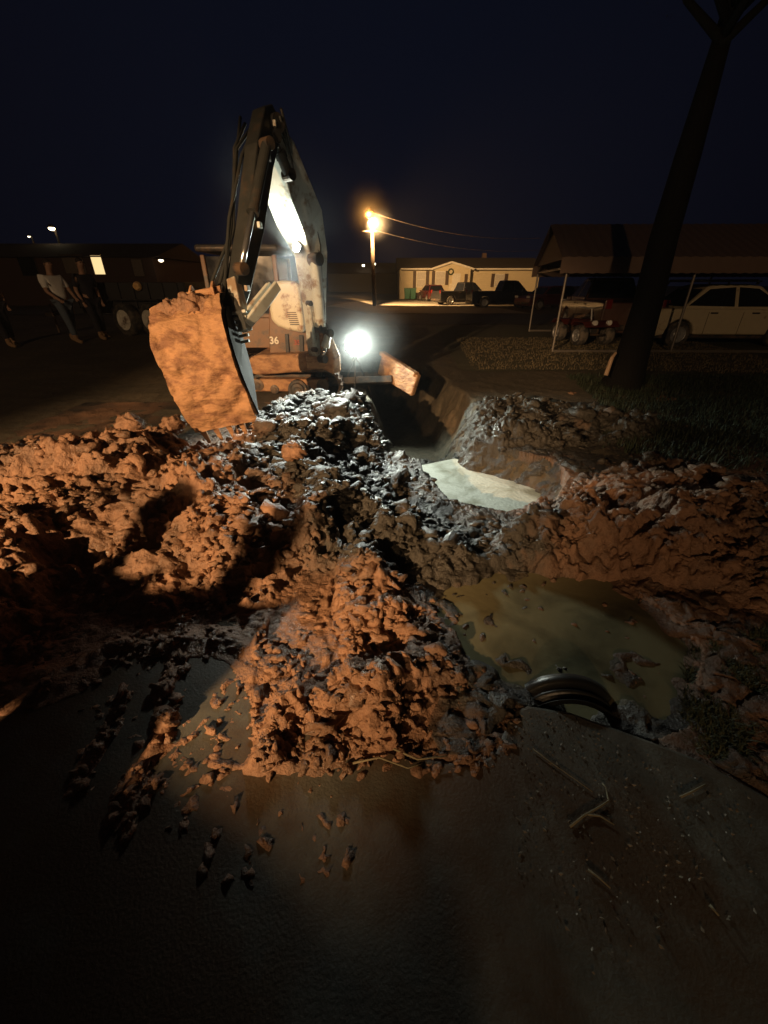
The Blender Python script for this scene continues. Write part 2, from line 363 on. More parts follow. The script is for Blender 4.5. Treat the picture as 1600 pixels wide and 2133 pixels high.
def sheet(name, xs, ys, zf, m, keep=None, attr=None, disp=None):
    X, Y = np.meshgrid(xs, ys); Z = zf(X, Y); nx, ny = len(xs), len(ys)
    idx = np.arange(nx * ny).reshape(ny, nx)
    q = np.stack([idx[:-1, :-1], idx[:-1, 1:], idx[1:, 1:], idx[1:, :-1]], -1).reshape(-1, 4)
    if keep is not None:
        k = keep(X, Y, Z).reshape(-1); q = q[k[q].any(1)]
    PX, PY = (X, Y) if disp is None else disp(X, Y, Z)
    V = np.stack([PX, PY, Z], -1).reshape(-1, 3)
    used = np.unique(q); rm = np.zeros(len(V), np.int64); rm[used] = np.arange(len(used)); q = rm[q]; V = V[used]
    me = bpy.data.meshes.new(name); me.vertices.add(len(V)); me.vertices.foreach_set('co', V.astype(np.float32).ravel())
    me.loops.add(q.size); me.loops.foreach_set('vertex_index', q.ravel().astype(np.int32))
    me.polygons.add(len(q)); me.polygons.foreach_set('loop_start', np.arange(0, q.size, 4, dtype=np.int32))
    me.polygons.foreach_set('loop_total', np.full(len(q), 4, np.int32)); me.polygons.foreach_set('use_smooth', np.ones(len(q), bool))
    me.update(calc_edges=True); me.validate()
    if attr is not None:
        a = me.attributes.new('clay', 'FLOAT', 'POINT'); a.data.foreach_set('value', attr(X, Y).reshape(-1)[used].astype(np.float32))
    me.materials.append(m); o = bpy.data.objects.new(name, me); COL.objects.link(o); return o
def clayf(X, Y):
    c = .35 + .55 * fbm(X * .9, Y * .9, 301, 3)
    c = c + .45 * sstep(-.3, -1.6, X) + .25 * sstep(3.4, 2.2, Y) * (X < .2) + .35 * sstep(.9, 1.6, X) * sstep(4.2, 3.6, Y)
    grey = 2.4 * np.exp(-((X - .05) ** 2 / .45 + (Y - 2.9) ** 2 / 1.5)) + 1.1 * np.exp(-((X + .95) ** 2 / .5 + (Y - 3.75) ** 2 / .35)) + np.exp(-((X - 1.2) ** 2 / 1.2 + (Y - 4.9) ** 2 / .5)) + .7 * sstep(3.9, 4.8, Y)  # grey soil; in the middle it also paints the left heap's shade
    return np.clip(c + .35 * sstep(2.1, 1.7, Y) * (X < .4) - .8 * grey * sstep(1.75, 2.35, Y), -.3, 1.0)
def ground_mat():
    m = bpy.data.materials.new('bare_ground'); m.use_nodes = True; n = m.node_tree.nodes; l = m.node_tree.links
    b = n['Principled BSDF']; tc = n.new('ShaderNodeTexCoord')
    def noise(sc, det=8):
        z = n.new('ShaderNodeTexNoise'); z.inputs['Scale'].default_value = sc; z.inputs['Detail'].default_value = det; z.inputs['Roughness'].default_value = .65
        l.new(tc.outputs['Object'], z.inputs['Vector']); return z
    a, c, d = noise(.8), noise(14), noise(60)
    rp = n.new('ShaderNodeValToRGB'); e = rp.color_ramp.elements
    e[0].position = .36; e[0].color = (.045, .038, .025, 1); e[1].position = .64; e[1].color = (.15, .11, .07, 1)
    x = e.new(.5); x.color = (.085, .07, .045, 1)
    s = n.new('ShaderNodeMath'); s.operation = 'MULTIPLY_ADD'; s.inputs[1].default_value = .5; l.new(c.outputs['Fac'], s.inputs[0])
    s3 = n.new('ShaderNodeMath'); s3.operation = 'MULTIPLY'; s3.inputs[1].default_value = .5; l.new(a.outputs['Fac'], s3.inputs[0]); l.new(s3.outputs[0], s.inputs[2])
    l.new(s.outputs[0], rp.inputs[0]); l.new(rp.outputs[0], b.inputs['Base Color']); b.inputs['Roughness'].default_value = .75
    bp = n.new('ShaderNodeBump'); bp.inputs['Strength'].default_value = .9; bp.inputs['Distance'].default_value = .03
    l.new(d.outputs['Fac'], bp.inputs['Height']); l.new(bp.outputs[0], b.inputs['Normal']); return m
xs = np.array([-v for v in geo(4.5, 320, .06, 1.09)][::-1] + list(np.arange(-4.44, 4.44, .025)) + geo(4.5, 320, .06, 1.09))
ys = np.array([-v for v in geo(.3, 40, .3, 1.2)][::-1] + list(np.arange(0, 7, .025)) + geo(7, 420, .03, 1.03))
tag(sheet('ground', xs, ys, ground_z, ground_mat()), kind='structure')
fx = np.arange(-4.6, 4.6, .0115); fy = axis([(.45, 2.6, .0085), (2.6, 4.0, .012), (4.0, 6.4, .018)])
XX, YY = np.meshgrid(fx, fy); HM, ED, CR = mound_z(XX, YY); GZ = ground_z(XX, YY); PDR = pit_drop(XX, YY)
def pile(name, sel, label):
    Z = np.where(ED > -.02, np.maximum(HM + PDR, CR), CR)
    Z = np.maximum(Z, GZ - .03)
    base = np.where(sdf(SLAB, XX, YY) > 0, .018, GZ)
    k = sel(XX, YY) & (Z > base - .004)
    def disp(X, Y, Z):
        a = .018 * sstep(-.02, .1, ED)
        return X + a * vnoise(X * 14, Y * 14 + Z * 20, 401) + .4 * a * vnoise(X * 40 + Z * 30, Y * 40, 405), Y + a * vnoise(X * 14 + 30, Y * 14 + Z * 20, 402) + .4 * a * vnoise(X * 40, Y * 40 + Z * 30, 406)
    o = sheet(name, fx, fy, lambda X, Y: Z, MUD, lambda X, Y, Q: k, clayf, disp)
    tag(o, label, 'mud pile'); return o
rgt = lambda X, Y: (X > .62) & (Y < 4.15) & (sdf(M4, X, Y) > -.45) & (sdf(M2, X, Y) < -.1) & (sdf(PUD, X, Y) < .12) & (Y > 1.9)
bnk = lambda X, Y: (X > .3) & (Y >= 4.15)
rer = lambda X, Y: (sdf(M6, X, Y) > -.1) & ~bnk(X, Y) & (Y > 4.45)
frt = lambda X, Y: (sdf(M2, X, Y) > -.08) & (Y < 2.0)
slb = lambda X, Y: (sdf(SLAB, X, Y) > .02) & ~frt(X, Y) & (sdf(M1, X, Y) < -.05)
oth = lambda X, Y: ~rgt(X, Y) & ~bnk(X, Y) & ~rer(X, Y) & ~frt(X, Y) & ~slb(X, Y)
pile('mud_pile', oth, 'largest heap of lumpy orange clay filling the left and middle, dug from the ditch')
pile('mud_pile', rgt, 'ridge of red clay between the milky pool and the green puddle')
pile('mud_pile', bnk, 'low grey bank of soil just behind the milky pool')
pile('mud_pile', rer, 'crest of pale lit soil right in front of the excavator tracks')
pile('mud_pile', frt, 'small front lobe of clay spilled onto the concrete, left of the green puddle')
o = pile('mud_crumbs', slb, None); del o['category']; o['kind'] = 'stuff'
dg_ = np.maximum(sdf(PIT, XX, YY), sdf(TRENCH, XX, YY)); dp_ = sdf(PUD, XX, YY); band = sstep(-.45, -.15, dg_)
DZ = GZ + .006 + band * (.055 * clods(XX * 5 + 2, YY * 5, 801) + .035 * clods(XX * 12, YY * 12, 811) + .018 * clods(XX * 27, YY * 27, 821) + .008 * clods(XX * 55, YY * 55, 823) - .05)
pb_ = sstep(-.6, -.2, dp_) * sstep(.12, -.05, dp_)
DZ = np.where((dg_ < -.4) & (dp_ > -.6), GZ + .004 + pb_ * (.030 * clods(XX * 9, YY * 9, 851, .3) + .020 * clods(XX * 22, YY * 22, 853, .3) + .010 * clods(XX * 48, YY * 48, 855) - .012), DZ)
DZ = np.where(dg_ > .3, np.minimum(DZ, np.where(sdf(PIT, XX, YY) > .25, -.34, DZ)), DZ)
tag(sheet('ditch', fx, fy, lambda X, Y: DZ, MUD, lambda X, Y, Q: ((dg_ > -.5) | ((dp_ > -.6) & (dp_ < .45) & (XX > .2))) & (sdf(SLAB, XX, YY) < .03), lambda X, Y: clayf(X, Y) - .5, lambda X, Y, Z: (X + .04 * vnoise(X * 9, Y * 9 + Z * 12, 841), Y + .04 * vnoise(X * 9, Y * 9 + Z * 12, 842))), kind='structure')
# thousands of loose crumbs and clods over the heaps
def scatter_clods(name, n, seed):
    rng = np.random.RandomState(seed); X = np.where(rng.rand(n * 4) < .3, rng.uniform(-1.3, .6, n * 4), rng.uniform(-4.4, 4.4, n * 4)); Y = .55 + 5.4 * rng.rand(n * 4) ** 1.6
    ix = np.clip(((X - fx[0]) / .0115).astype(int), 0, len(fx) - 1); iy = np.clip(np.searchsorted(fy, Y), 0, len(fy) - 1)
    E_ = ED[iy, ix]; H_ = np.where(E_ > -.02, np.maximum(HM + PDR, CR)[iy, ix], np.maximum(CR, GZ)[iy, ix]); H_ = np.maximum(H_, GZ[iy, ix])
    pr_ = np.where(E_ > 0, .75, np.where(E_ > -.35, .16, .0)); pr_ = pr_ * sstep(-.5, .3, fbm(X * 2.3, Y * 2.3, 61, 3)) * 1.4
    for pl_, w_ in ((gp([(378, 1300), (352, 1430), (335, 1540), (285, 1690)]), .055), (gp([(548, 1280), (538, 1430), (534, 1605)]), .03), (gp([(250, 1450), (205, 1560), (180, 1650)]), .05), (gp([(700, 1560), (860, 1600), (1010, 1590), (1062, 1500)]), .07)): pr_ = np.maximum(pr_, .95 * sstep(w_, w_ * .3, pline(pl_, X, Y)))
    pr_ = np.maximum(pr_, .10 * sstep(0, .1, sdf(gp([(380, 1340), (540, 1340), (540, 1680), (440, 1760), (200, 1800), (140, 1600)]), X, Y)))
    pr_ = np.where(sdf(PUD, X, Y) > .05, .01, pr_); pr_ = np.where(sdf(PIT, X, Y) > .1, 0, pr_)
    k = rng.rand(n * 4) < pr_; X, Y, H_, E_ = X[k][:n], Y[k][:n], H_[k][:n], E_[k][:n]; m_ = len(X)
    S = .010 + .030 * rng.rand(m_) ** 3 + np.where(E_ > .1, .055 * rng.rand(m_) ** 7, 0); S = S * np.clip(.55 + .16 * Y, .6, 1.5)
    import bmesh
    B = []
    for q in range(6):
        bm = bmesh.new(); bmesh.ops.create_icosphere(bm, subdivisions=2, radius=1); v = np.array([p.co[:] for p in bm.verts]); f = np.array([[p.index for p in t.verts] for t in bm.faces]); bm.free()
        a = fbm(v[:, 0] * 1.3 + q * 9 + v[:, 2], v[:, 1] * 1.3 - v[:, 2] * .8, 900 + q, 3, .7); v = v * (1 + .95 * a)[:, None] * np.array([1.15, .5 + .5 * rng.rand(), .35 + .4 * rng.rand()]); B.append(v)
    V = np.empty((m_, 42, 3)); 
    for i in range(m_):
        a = rng.uniform(0, 6.28); t = rng.uniform(-.7, .7); ca, sa, ct, st_ = math.cos(a), math.sin(a), math.cos(t), math.sin(t)
        M_ = np.array([[ca, -sa, 0], [sa, ca, 0], [0, 0, 1]]) @ np.array([[1, 0, 0], [0, ct, -st_], [0, st_, ct]])
        V[i] = B[i % 6] @ M_.T * S[i] + (X[i], Y[i], H_[i] - S[i] * .02)
    F_ = (f[None] + (np.arange(m_) * 42)[:, None, None]).reshape(-1, 3); V = V.reshape(-1, 3)
    me = bpy.data.meshes.new(name); me.vertices.add(len(V)); me.vertices.foreach_set('co', V.astype(np.float32).ravel()); me.loops.add(F_.size); me.loops.foreach_set('vertex_index', F_.ravel().astype(np.int32))
    me.polygons.add(len(F_)); me.polygons.foreach_set('loop_start', np.arange(0, F_.size, 3, dtype=np.int32)); me.polygons.foreach_set('loop_total', np.full(len(F_), 3, np.int32)); me.update(calc_edges=True)
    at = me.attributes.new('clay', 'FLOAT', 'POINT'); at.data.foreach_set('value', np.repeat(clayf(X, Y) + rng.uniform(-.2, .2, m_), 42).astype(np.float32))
    me.materials.append(MUD); o = bpy.data.objects.new(name, me); COL.objects.link(o); o['kind'] = 'stuff'
scatter_clods('loose_crumbs', 7000, 77)
# puddles
def water(name, poly, z, m):
    c = np.mean(poly, axis=0); pts = [(c[0] + (x - c[0]) * 1.25, c[1] + (y - c[1]) * 1.25) for x, y in poly]
    b = MB(); b.add([(x, y, z) for x, y in pts], [tuple(range(len(pts)))]); o = b.build(name, m); tag(o, kind='structure'); return o
water('pit_water', PIT, -.30, M_milky); 
PUDW = gp([(850, 1170), (850, 1300), (960, 1400), (1050, 1475), (1120, 1530), (1330, 1590), (1450, 1560), (1500, 1360), (1420, 1270), (1300, 1190), (1180, 1150), (1040, 1150)])
b = MB(); b.add([(x, y, -.026) for x, y in PUDW], [tuple(range(len(PUDW)))]); tag(b.build('puddle_water', M_olive), kind='structure')
# concrete slab
M_conc = mat('wet_concrete', (.098, .096, .078), .55, var=.45, scale=14, bump=.45, bscale=95, bdist=.006, dirt=(.075, .048, .026), dirt_amt=.58, dscale=1.3)
b = MB(); b.prism([(x, y) for x, y in SLAB], -.12, .018, lambda u, v, t: (u, v, t)); sl = b.build('driveway', M_conc, bevel=.02, seg=3); tag(sl, kind='structure')
# asphalt road and far drive
M_asph = mat('asphalt', (.05, .048, .045), .7, bump=.4, var=.3, scale=3)
M_lawn = mat('lawn_turf', (.075, .07, .038), .9, bump=.8, bscale=30, var=.4, scale=5)
def strip(name, poly, m, dz, n=60):
    (x0, y0), (x1, y1), (x2, y2), (x3, y3) = poly; b = MB(); vs = []
    S, T = np.meshgrid(np.linspace(0, 1, n), np.linspace(0, 1, n))
    X = (x0 * (1 - S) + x1 * S) * (1 - T) + (x3 * (1 - S) + x2 * S) * T; Y = (y0 * (1 - S) + y1 * S) * (1 - T) + (y3 * (1 - S) + y2 * S) * T
    Z = ground_z(X, Y) + dz; b.add([tuple(q) for q in np.stack([X, Y, Z], -1).reshape(-1, 3)], [(i * n + j, i * n + j + 1, (i + 1) * n + j + 1, (i + 1) * n + j) for i in range(n - 1) for j in range(n - 1)])
    return tag(b.build(name, m, smooth=True), kind='structure')
strip('road', [(-60, 20.5), (80, 20.5), (80, 27.5), (-60, 27.5)], M_asph, .02)
strip('house_drive', [(-3.5, 28), (9, 28), (8, 52), (-1, 52)], mat('pale_concrete', (.28, .26, .22), .8, bump=.2), .03, 40)
strip('lawn', [(1.6, 9.0), (14, 8.4), (16, 19.5), (2.2, 19.5)], M_lawn, .018, 90)
random.seed(4)
# loose big clods that can be picked out
def clod(name, loc, r, label, seed, m=MUD, cat='clod', grp=None):
    n, k = 36, 26; vs = []; rng = np.random.RandomState(seed); off = rng.rand() * 90; sq = .8 + .4 * rng.rand()
    fs = []
    for i in range(k + 1):
        ph = math.pi * i / k
        for j in range(n):
            t = 2 * math.pi * j / n; d = (math.sin(ph) * math.cos(t), math.sin(ph) * math.sin(t) * sq, math.cos(ph) * .8); vs.append(d)
    V = np.array(vs); a = fbm(V[:, 0] * 1.6 + off + V[:, 2], V[:, 1] * 1.6 + V[:, 2] * 1.3, seed, 5, .6)
    V = V * (1 + .34 * a)[:, None] * r
    for i in range(k):
        for j in range(n): fs.append((i * n + j, (i + 1) * n + j, (i + 1) * n + (j + 1) % n, i * n + (j + 1) % n))
    b = MB(); b.add([tuple(q) for q in V], fs); o = b.build(name, m, smooth=True); o.location = loc
    at = o.data.attributes.new('clay', 'FLOAT', 'POINT'); at.data.foreach_set('value', [.8] * len(V))
    tag(o, label, cat, grp); return o
CL = [((272, 885), 4.0, .13, 'rounded orange clod alone on the rear crest of the heap, left of the bucket'),
      ((362, 884), 4.0, .10, 'small orange clod on the rear crest just below the bucket teeth'),
      ((1383, 850), 6.6, .20, 'brown clod on the far bank beside the grass, in front of the pale car'),
      ((1160, 862), 6.1, .17, 'dim brown clod on the far bank in front of the carport post'),
      ((1190, 832), 7.0, .15, 'dim clod at the rear of the far bank, below the tree trunk'),
      ((1070, 1140), 2.42, .11, 'broken red clay block above the green puddle'),
      ((1340, 1020), 3.7, .16, 'smooth red clay lump on top of the right ridge'),
      ((1210, 1130), 2.6, .13, 'upright red clay block in the middle of the right ridge'),
      ((345, 1500), 1.06, .05, 'flat orange clod lying on the scraped lane across the concrete'),
      ((612, 940), 3.15, .09, 'dark upright lump in the white lit patch of the heap')]
for i, (p, Yv, r, lb) in enumerate(CL): clod('clay_clod', P(p[0], p[1], Yv), r, lb, 500 + i * 7, grp='clods that stand out of the mud')

# ------------------------------------------------------------------ excavator
EX = empty('excavator', (-1.5, 7.7, 0), 0, label='tracked excavator with raised pale boom and clay caked bucket, left of the ditch', cat='excavator')
GZE = -.10
def track(yc):
    x0, x1 = P(505, 810, yc).x, P(712, 810, yc).x; r = .25; zc = GZE + r; pts = []
    for i in range(15): t = math.pi / 2 + math.pi * i / 14; pts.append((x0 + r + r * math.cos(t), zc + r * math.sin(t)))
    for i in range(15): t = -math.pi / 2 + math.pi * i / 14; pts.append((x1 - r + r * math.cos(t), zc + r * math.sin(t)))
    n = len(pts); hw = .16; b = MW(); inner = [((x - (x0 + x1) / 2) * .965 + (x0 + x1) / 2, zc + (z - zc) * .84) for x, z in pts]
    vs = [(x, yc - hw, z) for x, z in pts] + [(x, yc + hw, z) for x, z in pts] + [(x, yc - hw, z) for x, z in inner] + [(x, yc + hw, z) for x, z in inner]
    fs = []
    for i in range(n):
        j = (i + 1) % n; fs += [(i, j, n + j, n + i), (2 * n + i, 3 * n + i, 3 * n + j, 2 * n + j), (i, 2 * n + i, 2 * n + j, j), (n + i, n + j, 3 * n + j, 3 * n + i)]
    b.add(vs, fs)
    # lugs round the belt
    L = []; per = []; s = 0
    for i in range(n):
        a = Vector((pts[i][0], 0, pts[i][1])); c = Vector((pts[(i + 1) % n][0], 0, pts[(i + 1) % n][1])); per.append((s, a, c)); s += (c - a).length
    cnt = int(s / .085)
    for q in range(cnt):
        d = q * s / cnt
        for st, a, c in reversed(per):
            if d >= st: break
        dr = (c - a).normalized(); p = a + dr * (d - st); nr = Vector((dr.z, 0, -dr.x)); nr = nr if nr.dot(p - Vector(((x0 + x1) / 2 if x0 + r < p.x < x1 - r else (x0 + r if p.x < x0 + r else x1 - r), 0, zc))) > 0 else -nr
        if x0 + r < p.x < x1 - r: nr = Vector((0, 0, 1 if p.z > zc else -1))
        b.beam(Vector((p.x, yc - hw - .005, p.z)) + nr * .012, Vector((p.x, yc + hw + .005, p.z)) + nr * .012, .04, .03, side=dr)
    t = b.build('crawler_track', M_rubber, EX)
    f = MW(); f.box(((x0 + x1) / 2, yc, zc - .01), (x1 - x0 - .45, .2, .2)); f.build('track_frame', M_claysteel, t, bevel=.02)
    for i in range(5):
        x = x0 + .3 + (x1 - x0 - .6) * i / 4; rr = .095 if i in (0, 4) else .07
        if i == 2: continue
        w_ = MW(); w_.lathe([(.001, -.13), (rr * .4, -.13), (rr * .45, -.12), (rr, -.115), (rr, .1)], (x, yc, zc - (.0 if i in (0, 4) else .07)), (0, 1, 0)); w_.build('roller', M_dark, t)
    w_ = MW(); c = P(620, 812, yc - .15); w_.lathe([(.001, -.07), (.05, -.07), (.055, -.055), (.10, -.05), (.115, -.03), (.155, -.03), (.16, .08)], (c.x, yc - .13, c.z), (0, 1, 0)); w_.build('sprocket', M_dark, t)
track(7.05); track(8.35)
b = MW(); b.box((-1.7, 7.7, .17), (1.1, 1.1, .22)); b.lathe([(.001, 0), (.42, 0), (.42, .14), (.001, .14)], (-1.7, 7.7, .30), (0, 0, 1)); b.build('undercarriage', M_dark, EX, bevel=.02)
# dozer blade at the right
b = MW(); p1 = P(795, 752, 7.2); p2 = P(868, 785, 6.9)
for i in range(1): b.loft([p1 + Vector((0, .35, -.10)), (p1 + p2) / 2 + Vector((.0, .1, -.12)), p2 + Vector((0, 0, -.14))], [.10, .10, .10], [.36, .36, .36], side=(.5, .8, 0))
b.loft([p1 + Vector((0, .35, .08)), p2 + Vector((0, 0, .03))], [.13, .13], [.07, .07], side=(.5, .8, 0))
bl = b.build('dozer_blade', M_claysteel, EX, bevel=.02)
b = MW(); b.beam((-1.2, 7.35, .1), (p1 + p2) / 2 + Vector((-.1, .15, -.2)), .12, .12); b.beam((-1.2, 8.1, .1), (p1 + p2) / 2 + Vector((0, .5, -.2)), .12, .12); b.each('blade_arm', M_dark, EX, bevel=.015)
# house: deck with a rounded nose, charcoal skirt, cream hood
YF = 7.0
def panel(name, px, y0, y1, m, parent=EX, bevel=.02, mw=None):
    "closed panel: outline placed at the front face, with real thickness"
    b = mw or MW(); pts = [P(a, c, y0) for a, c in px]; n = len(pts); vs = [tuple(q) for q in pts] + [(q.x, y1, q.z) for q in pts]
    b.add(vs, [tuple(range(n)), tuple(range(2 * n - 1, n - 1, -1))] + [(i, n + i, n + (i + 1) % n, (i + 1) % n) for i in range(n)])
    return b.build(name, m, parent, bevel=bevel, seg=3)
panel('deck', [(690, 742), (694, 756), (688, 768), (612, 776), (570, 780), (530, 782), (518, 774), (514, 760), (519, 746), (532, 740), (600, 738), (640, 736)], 6.85, 8.3, M_claysteel, bevel=.05)
panel('skirt', [(562, 742), (560, 692), (560, 640), (632, 640), (634, 690), (655, 700), (668, 742)], 7.10, 8.5, M_body)
panel('hood', [(571, 590), (578, 584), (612, 585), (624, 592), (629, 640), (633, 668), (633, 694), (600, 688), (578, 680), (565, 668), (561, 645), (563, 618)], 6.98, 8.1, M_cream, bevel=.045)
b = MW()
for i in range(7): q = P(590 + i * 1.2, 651 + i * 4.2, 6.95); b.box((q.x + .12, 6.972, q.z), (.14, .012, .012))
b.each('hood_vent', M_dark, EX)
b = MW(); a0 = P(597, 696, 7.08); a1 = P(600, 742, 7.08); b.beam(a0, a1, .05, .03); a0 = P(627, 698, 7.08); a1 = P(629, 740, 7.08); b.beam(a0, a1, .06, .03); b.each('panel_seam', M_dark, EX)
def text(s, loc, size, m, parent, name='decal', rx=90, rz=0, ext=.004):
    cu = bpy.data.curves.new(name, 'FONT'); cu.body = s; cu.size = size; cu.extrude = ext; cu.offset = .004
    o = bpy.data.objects.new(name, cu); COL.objects.link(o)
    dg = bpy.context.evaluated_depsgraph_get(); me = bpy.data.meshes.new_from_object(o.evaluated_get(dg)); bpy.data.objects.remove(o)
    me.materials.clear(); me.materials.append(m); o = bpy.data.objects.new(name, me); COL.objects.link(o)
    o.parent = parent; o.location = PW(parent).inverted() @ Vector(loc); o.rotation_euler = (R(rx), 0, R(rz)); return o
q = P(562, 716, 7.09); text('36', (q.x, 7.09, q.z), .15, M_letter, EX, 'number_decal')
q = P(613, 718, 7.08); text('35', (q.x, 7.08, q.z), .10, M_red_decal, EX, 'number_decal')
# cab behind the hood
cx0, cx1 = P(440, 600, 8.0).x, P(590, 600, 8.0).x
b = MW(); cz0, cz1 = .62, 2.10
b.box(((cx0 + cx1) / 2, 8.3, (cz0 + 1.1) / 2), (cx1 - cx0, 1.15, 1.1 - cz0))
for x in (cx0 + .04, cx1 - .04):
    for y in (7.76, 8.84): b.box((x, y, 1.55), (.07, .07, .92))
b.box(((cx0 + cx1) / 2, 7.76, 1.13), (cx1 - cx0, .072, .06)); b.build('cab_frame', M_body, EX, bevel=.012)
b = MW(); b.box(((cx0 + cx1) / 2, 8.3, cz1), (cx1 - cx0 + .1, 1.25, .10)); b.build('cab_roof', M_dark, EX, bevel=.04)
b = MW(); b.box(((cx0 + cx1) / 2, 7.775, 1.56), (cx1 - cx0 - .15, .008, .86)); b.box((cx0 + .04, 8.3, 1.56), (.008, 1.0, .86)); b.box((cx1 - .04, 8.3, 1.56), (.008, 1.0, .86)); b.each('cab_glass', M_glass, EX)
b = MW(); b.box((cx0 + .6, 8.5, .9), (.5, .5, .3)); b.box((cx0 + .6, 8.72, 1.3), (.48, .12, .6)); b.build('operator_seat', M_dark, EX, bevel=.05)
panel('counterweight', [(425, 552), (470, 545), (520, 548), (560, 560), (562, 742), (520, 738), (470, 700), (440, 690), (428, 640)], 8.75, 9.3, M_body, bevel=.08)
# boom
SD = Vector((.80, -.60, 0))      # width direction of boom plates
bp_ = [P(662, 742, 6.9), P(655, 640, 6.85), P(648, 530, 6.7), P(624, 455, 6.45), P(594, 382, 6.15), P(578, 310, 5.9), P(558, 262, 5.7)]
b = MW(); b.loft(bp_, [.20, .24, .32, .44, .42, .28, .18], [.22, .26, .34, .44, .40, .30, .20], side=SD); BM = b.build('boom', M_boom, EX, bevel=.018)
b = MW()
for q, r_ in ((bp_[0], .07), (bp_[6], .08)): b.tube([q - SD * .17, q + SD * .17], r_, 18)
b.each('pivot_pin', M_dark, BM)
b = MW(); b.loft([P(672, 690, 6.78), P(690, 742, 6.8), P(688, 770, 6.85)], [.22, .26, .30], [.10, .16, .2], side=SD)
b.box(P(668, 752, 6.9), (.42, .34, .18)); b.build('swing_bracket', M_claysteel, EX, bevel=.025)
# boom cylinder, on the near side of the boom
def cylinder(a, c, r, frac, parent, name='hydraulic_cylinder', mb=M_boom):
    a = Vector(a); c = Vector(c); m_ = a.lerp(c, frac); b = MW(); b.tube([a, m_], r, 18); b.tube([m_ - (m_ - a).normalized() * .05, m_ + (m_ - a).normalized() * .01], r * 1.15, 18)
    o = b.build(name, mb, parent, smooth=False); b = MW(); b.tube([m_, c], r * .55, 14); b.build('rod', M_chrome, o, smooth=True)
    b = MW()
    for q in (a, c): b.tube([q - SD * r * 1.1, q + SD * r * 1.1], r * 1.05, 16)
    b.each('rod_eye', M_dark, o)
cylinder(P(657, 540, 6.42), P(667, 682, 6.62), .075, .96, EX)
cylinder(P(644, 632, 6.5), P(655, 728, 6.62), .035, .9, EX)
cylinder(P(684, 694, 6.6), P(672, 748, 6.62), .055, .5, EX)
cylinder(P(608, 372, 5.95) + Vector((0, -.18, .0)), P(570, 285, 5.6) + Vector((0, .0, 0)), .055, .6, EX, mb=M_bsteel)
# hoses along the boom
b = MW()
for k in range(3):
    off = SD * (.17 + .012 * k) + Vector((0, 0, .02 * k)); b.tube([q + off + Vector((.02 * math.sin(i * 2 + k), 0, .03 * k)) for i, q in enumerate(bp_)], .014, 8)
b.each('hose', M_bsteel, EX, smooth=True)
# stick
st = [P(564, 232, 5.75), P(555, 262, 5.62), P(540, 330, 5.25), P(522, 470, 4.9), P(496, 600, 4.55), P(480, 662, 4.40)]
b = MW(); b.loft(st, [.12, .15, .15, .15, .14, .13], [.12, .30, .28, .24, .20, .16], side=(.92, -.38, 0)); ST = b.build('stick', M_bsteel, EX, bevel=.015)
cylinder(P(556, 300, 5.0), P(502, 560, 4.35), .05, .55, EX, mb=M_bsteel)
b = MW()
for s_ in (-1, 1):
    o_ = Vector((.92, -.38, 0)) * s_ * .11
    for q in st[1:5]: b.box(q + o_, (.03, .10, .05))
b.each('bracket', M_boom, ST, bevel=.004)
b = MW()
for k in range(4):
    b.tube([st[i] + Vector((-.12 - .02 * k + .04 * math.sin(i * 1.7 + k), -.14, .05 * math.cos(i * 2.3 + k))) for i in range(1, 6)], .016, 8)
b.each('hose', M_bsteel, EX, smooth=True)
# linkage
S2 = Vector((.92, -.38, 0))
for s_ in (-1, 1):
    b = MW(); b.loft([P(572, 594, 4.65) + S2 * .0 + S2 * s_ * .04 - S2 * .0, P(540, 636, 4.5) + S2 * s_ * .04, P(508, 676, 4.38) + S2 * s_ * .04], [.035, .035, .035], [.10, .12, .10], side=S2); b.build('bucket_link', M_boom, EX, bevel=.01)
b = MW(); b.loft([P(486, 580, 4.5), P(498, 640, 4.42), P(512, 690, 4.36)], [.10, .12, .10], [.09, .12, .10], side=S2); b.build('rocker_arm', M_boom, EX, bevel=.012)
b = MW()
for k in range(6): b.box(P(488 + k * 3.4, 652 + k * 12, 4.36), (.24 - .02 * k, .05, .028), Matrix.Rotation(R(-10), 3, 'Y'))
b.each('quick_hitch', M_boom, EX, bevel=.006)
# bucket
BK = P(404, 652, 4.30)
prof = [(.10, .06), (-.10, .05), (-.26, -.02), (-.37, -.16), (-.42, -.34), (-.40, -.54), (-.33, -.74), (-.24, -.92)]   # (toward viewer = -, z)
inn = [(.08, .0), (-.09, .0), (-.23, -.06), (-.33, -.19), (-.375, -.35), (-.36, -.53), (-.30, -.71), (-.215, -.88)]
rb = Matrix.Rotation(R(6), 3, 'Z') @ Matrix.Rotation(R(-10), 3, 'Y')
W2 = .325
def bk(x, y, z): return BK + rb @ Vector((x + (-.05) * 0, y * 1.0, z * 1.12))
b = MW(); N = 48; k = len(prof); vs = []; fs = []
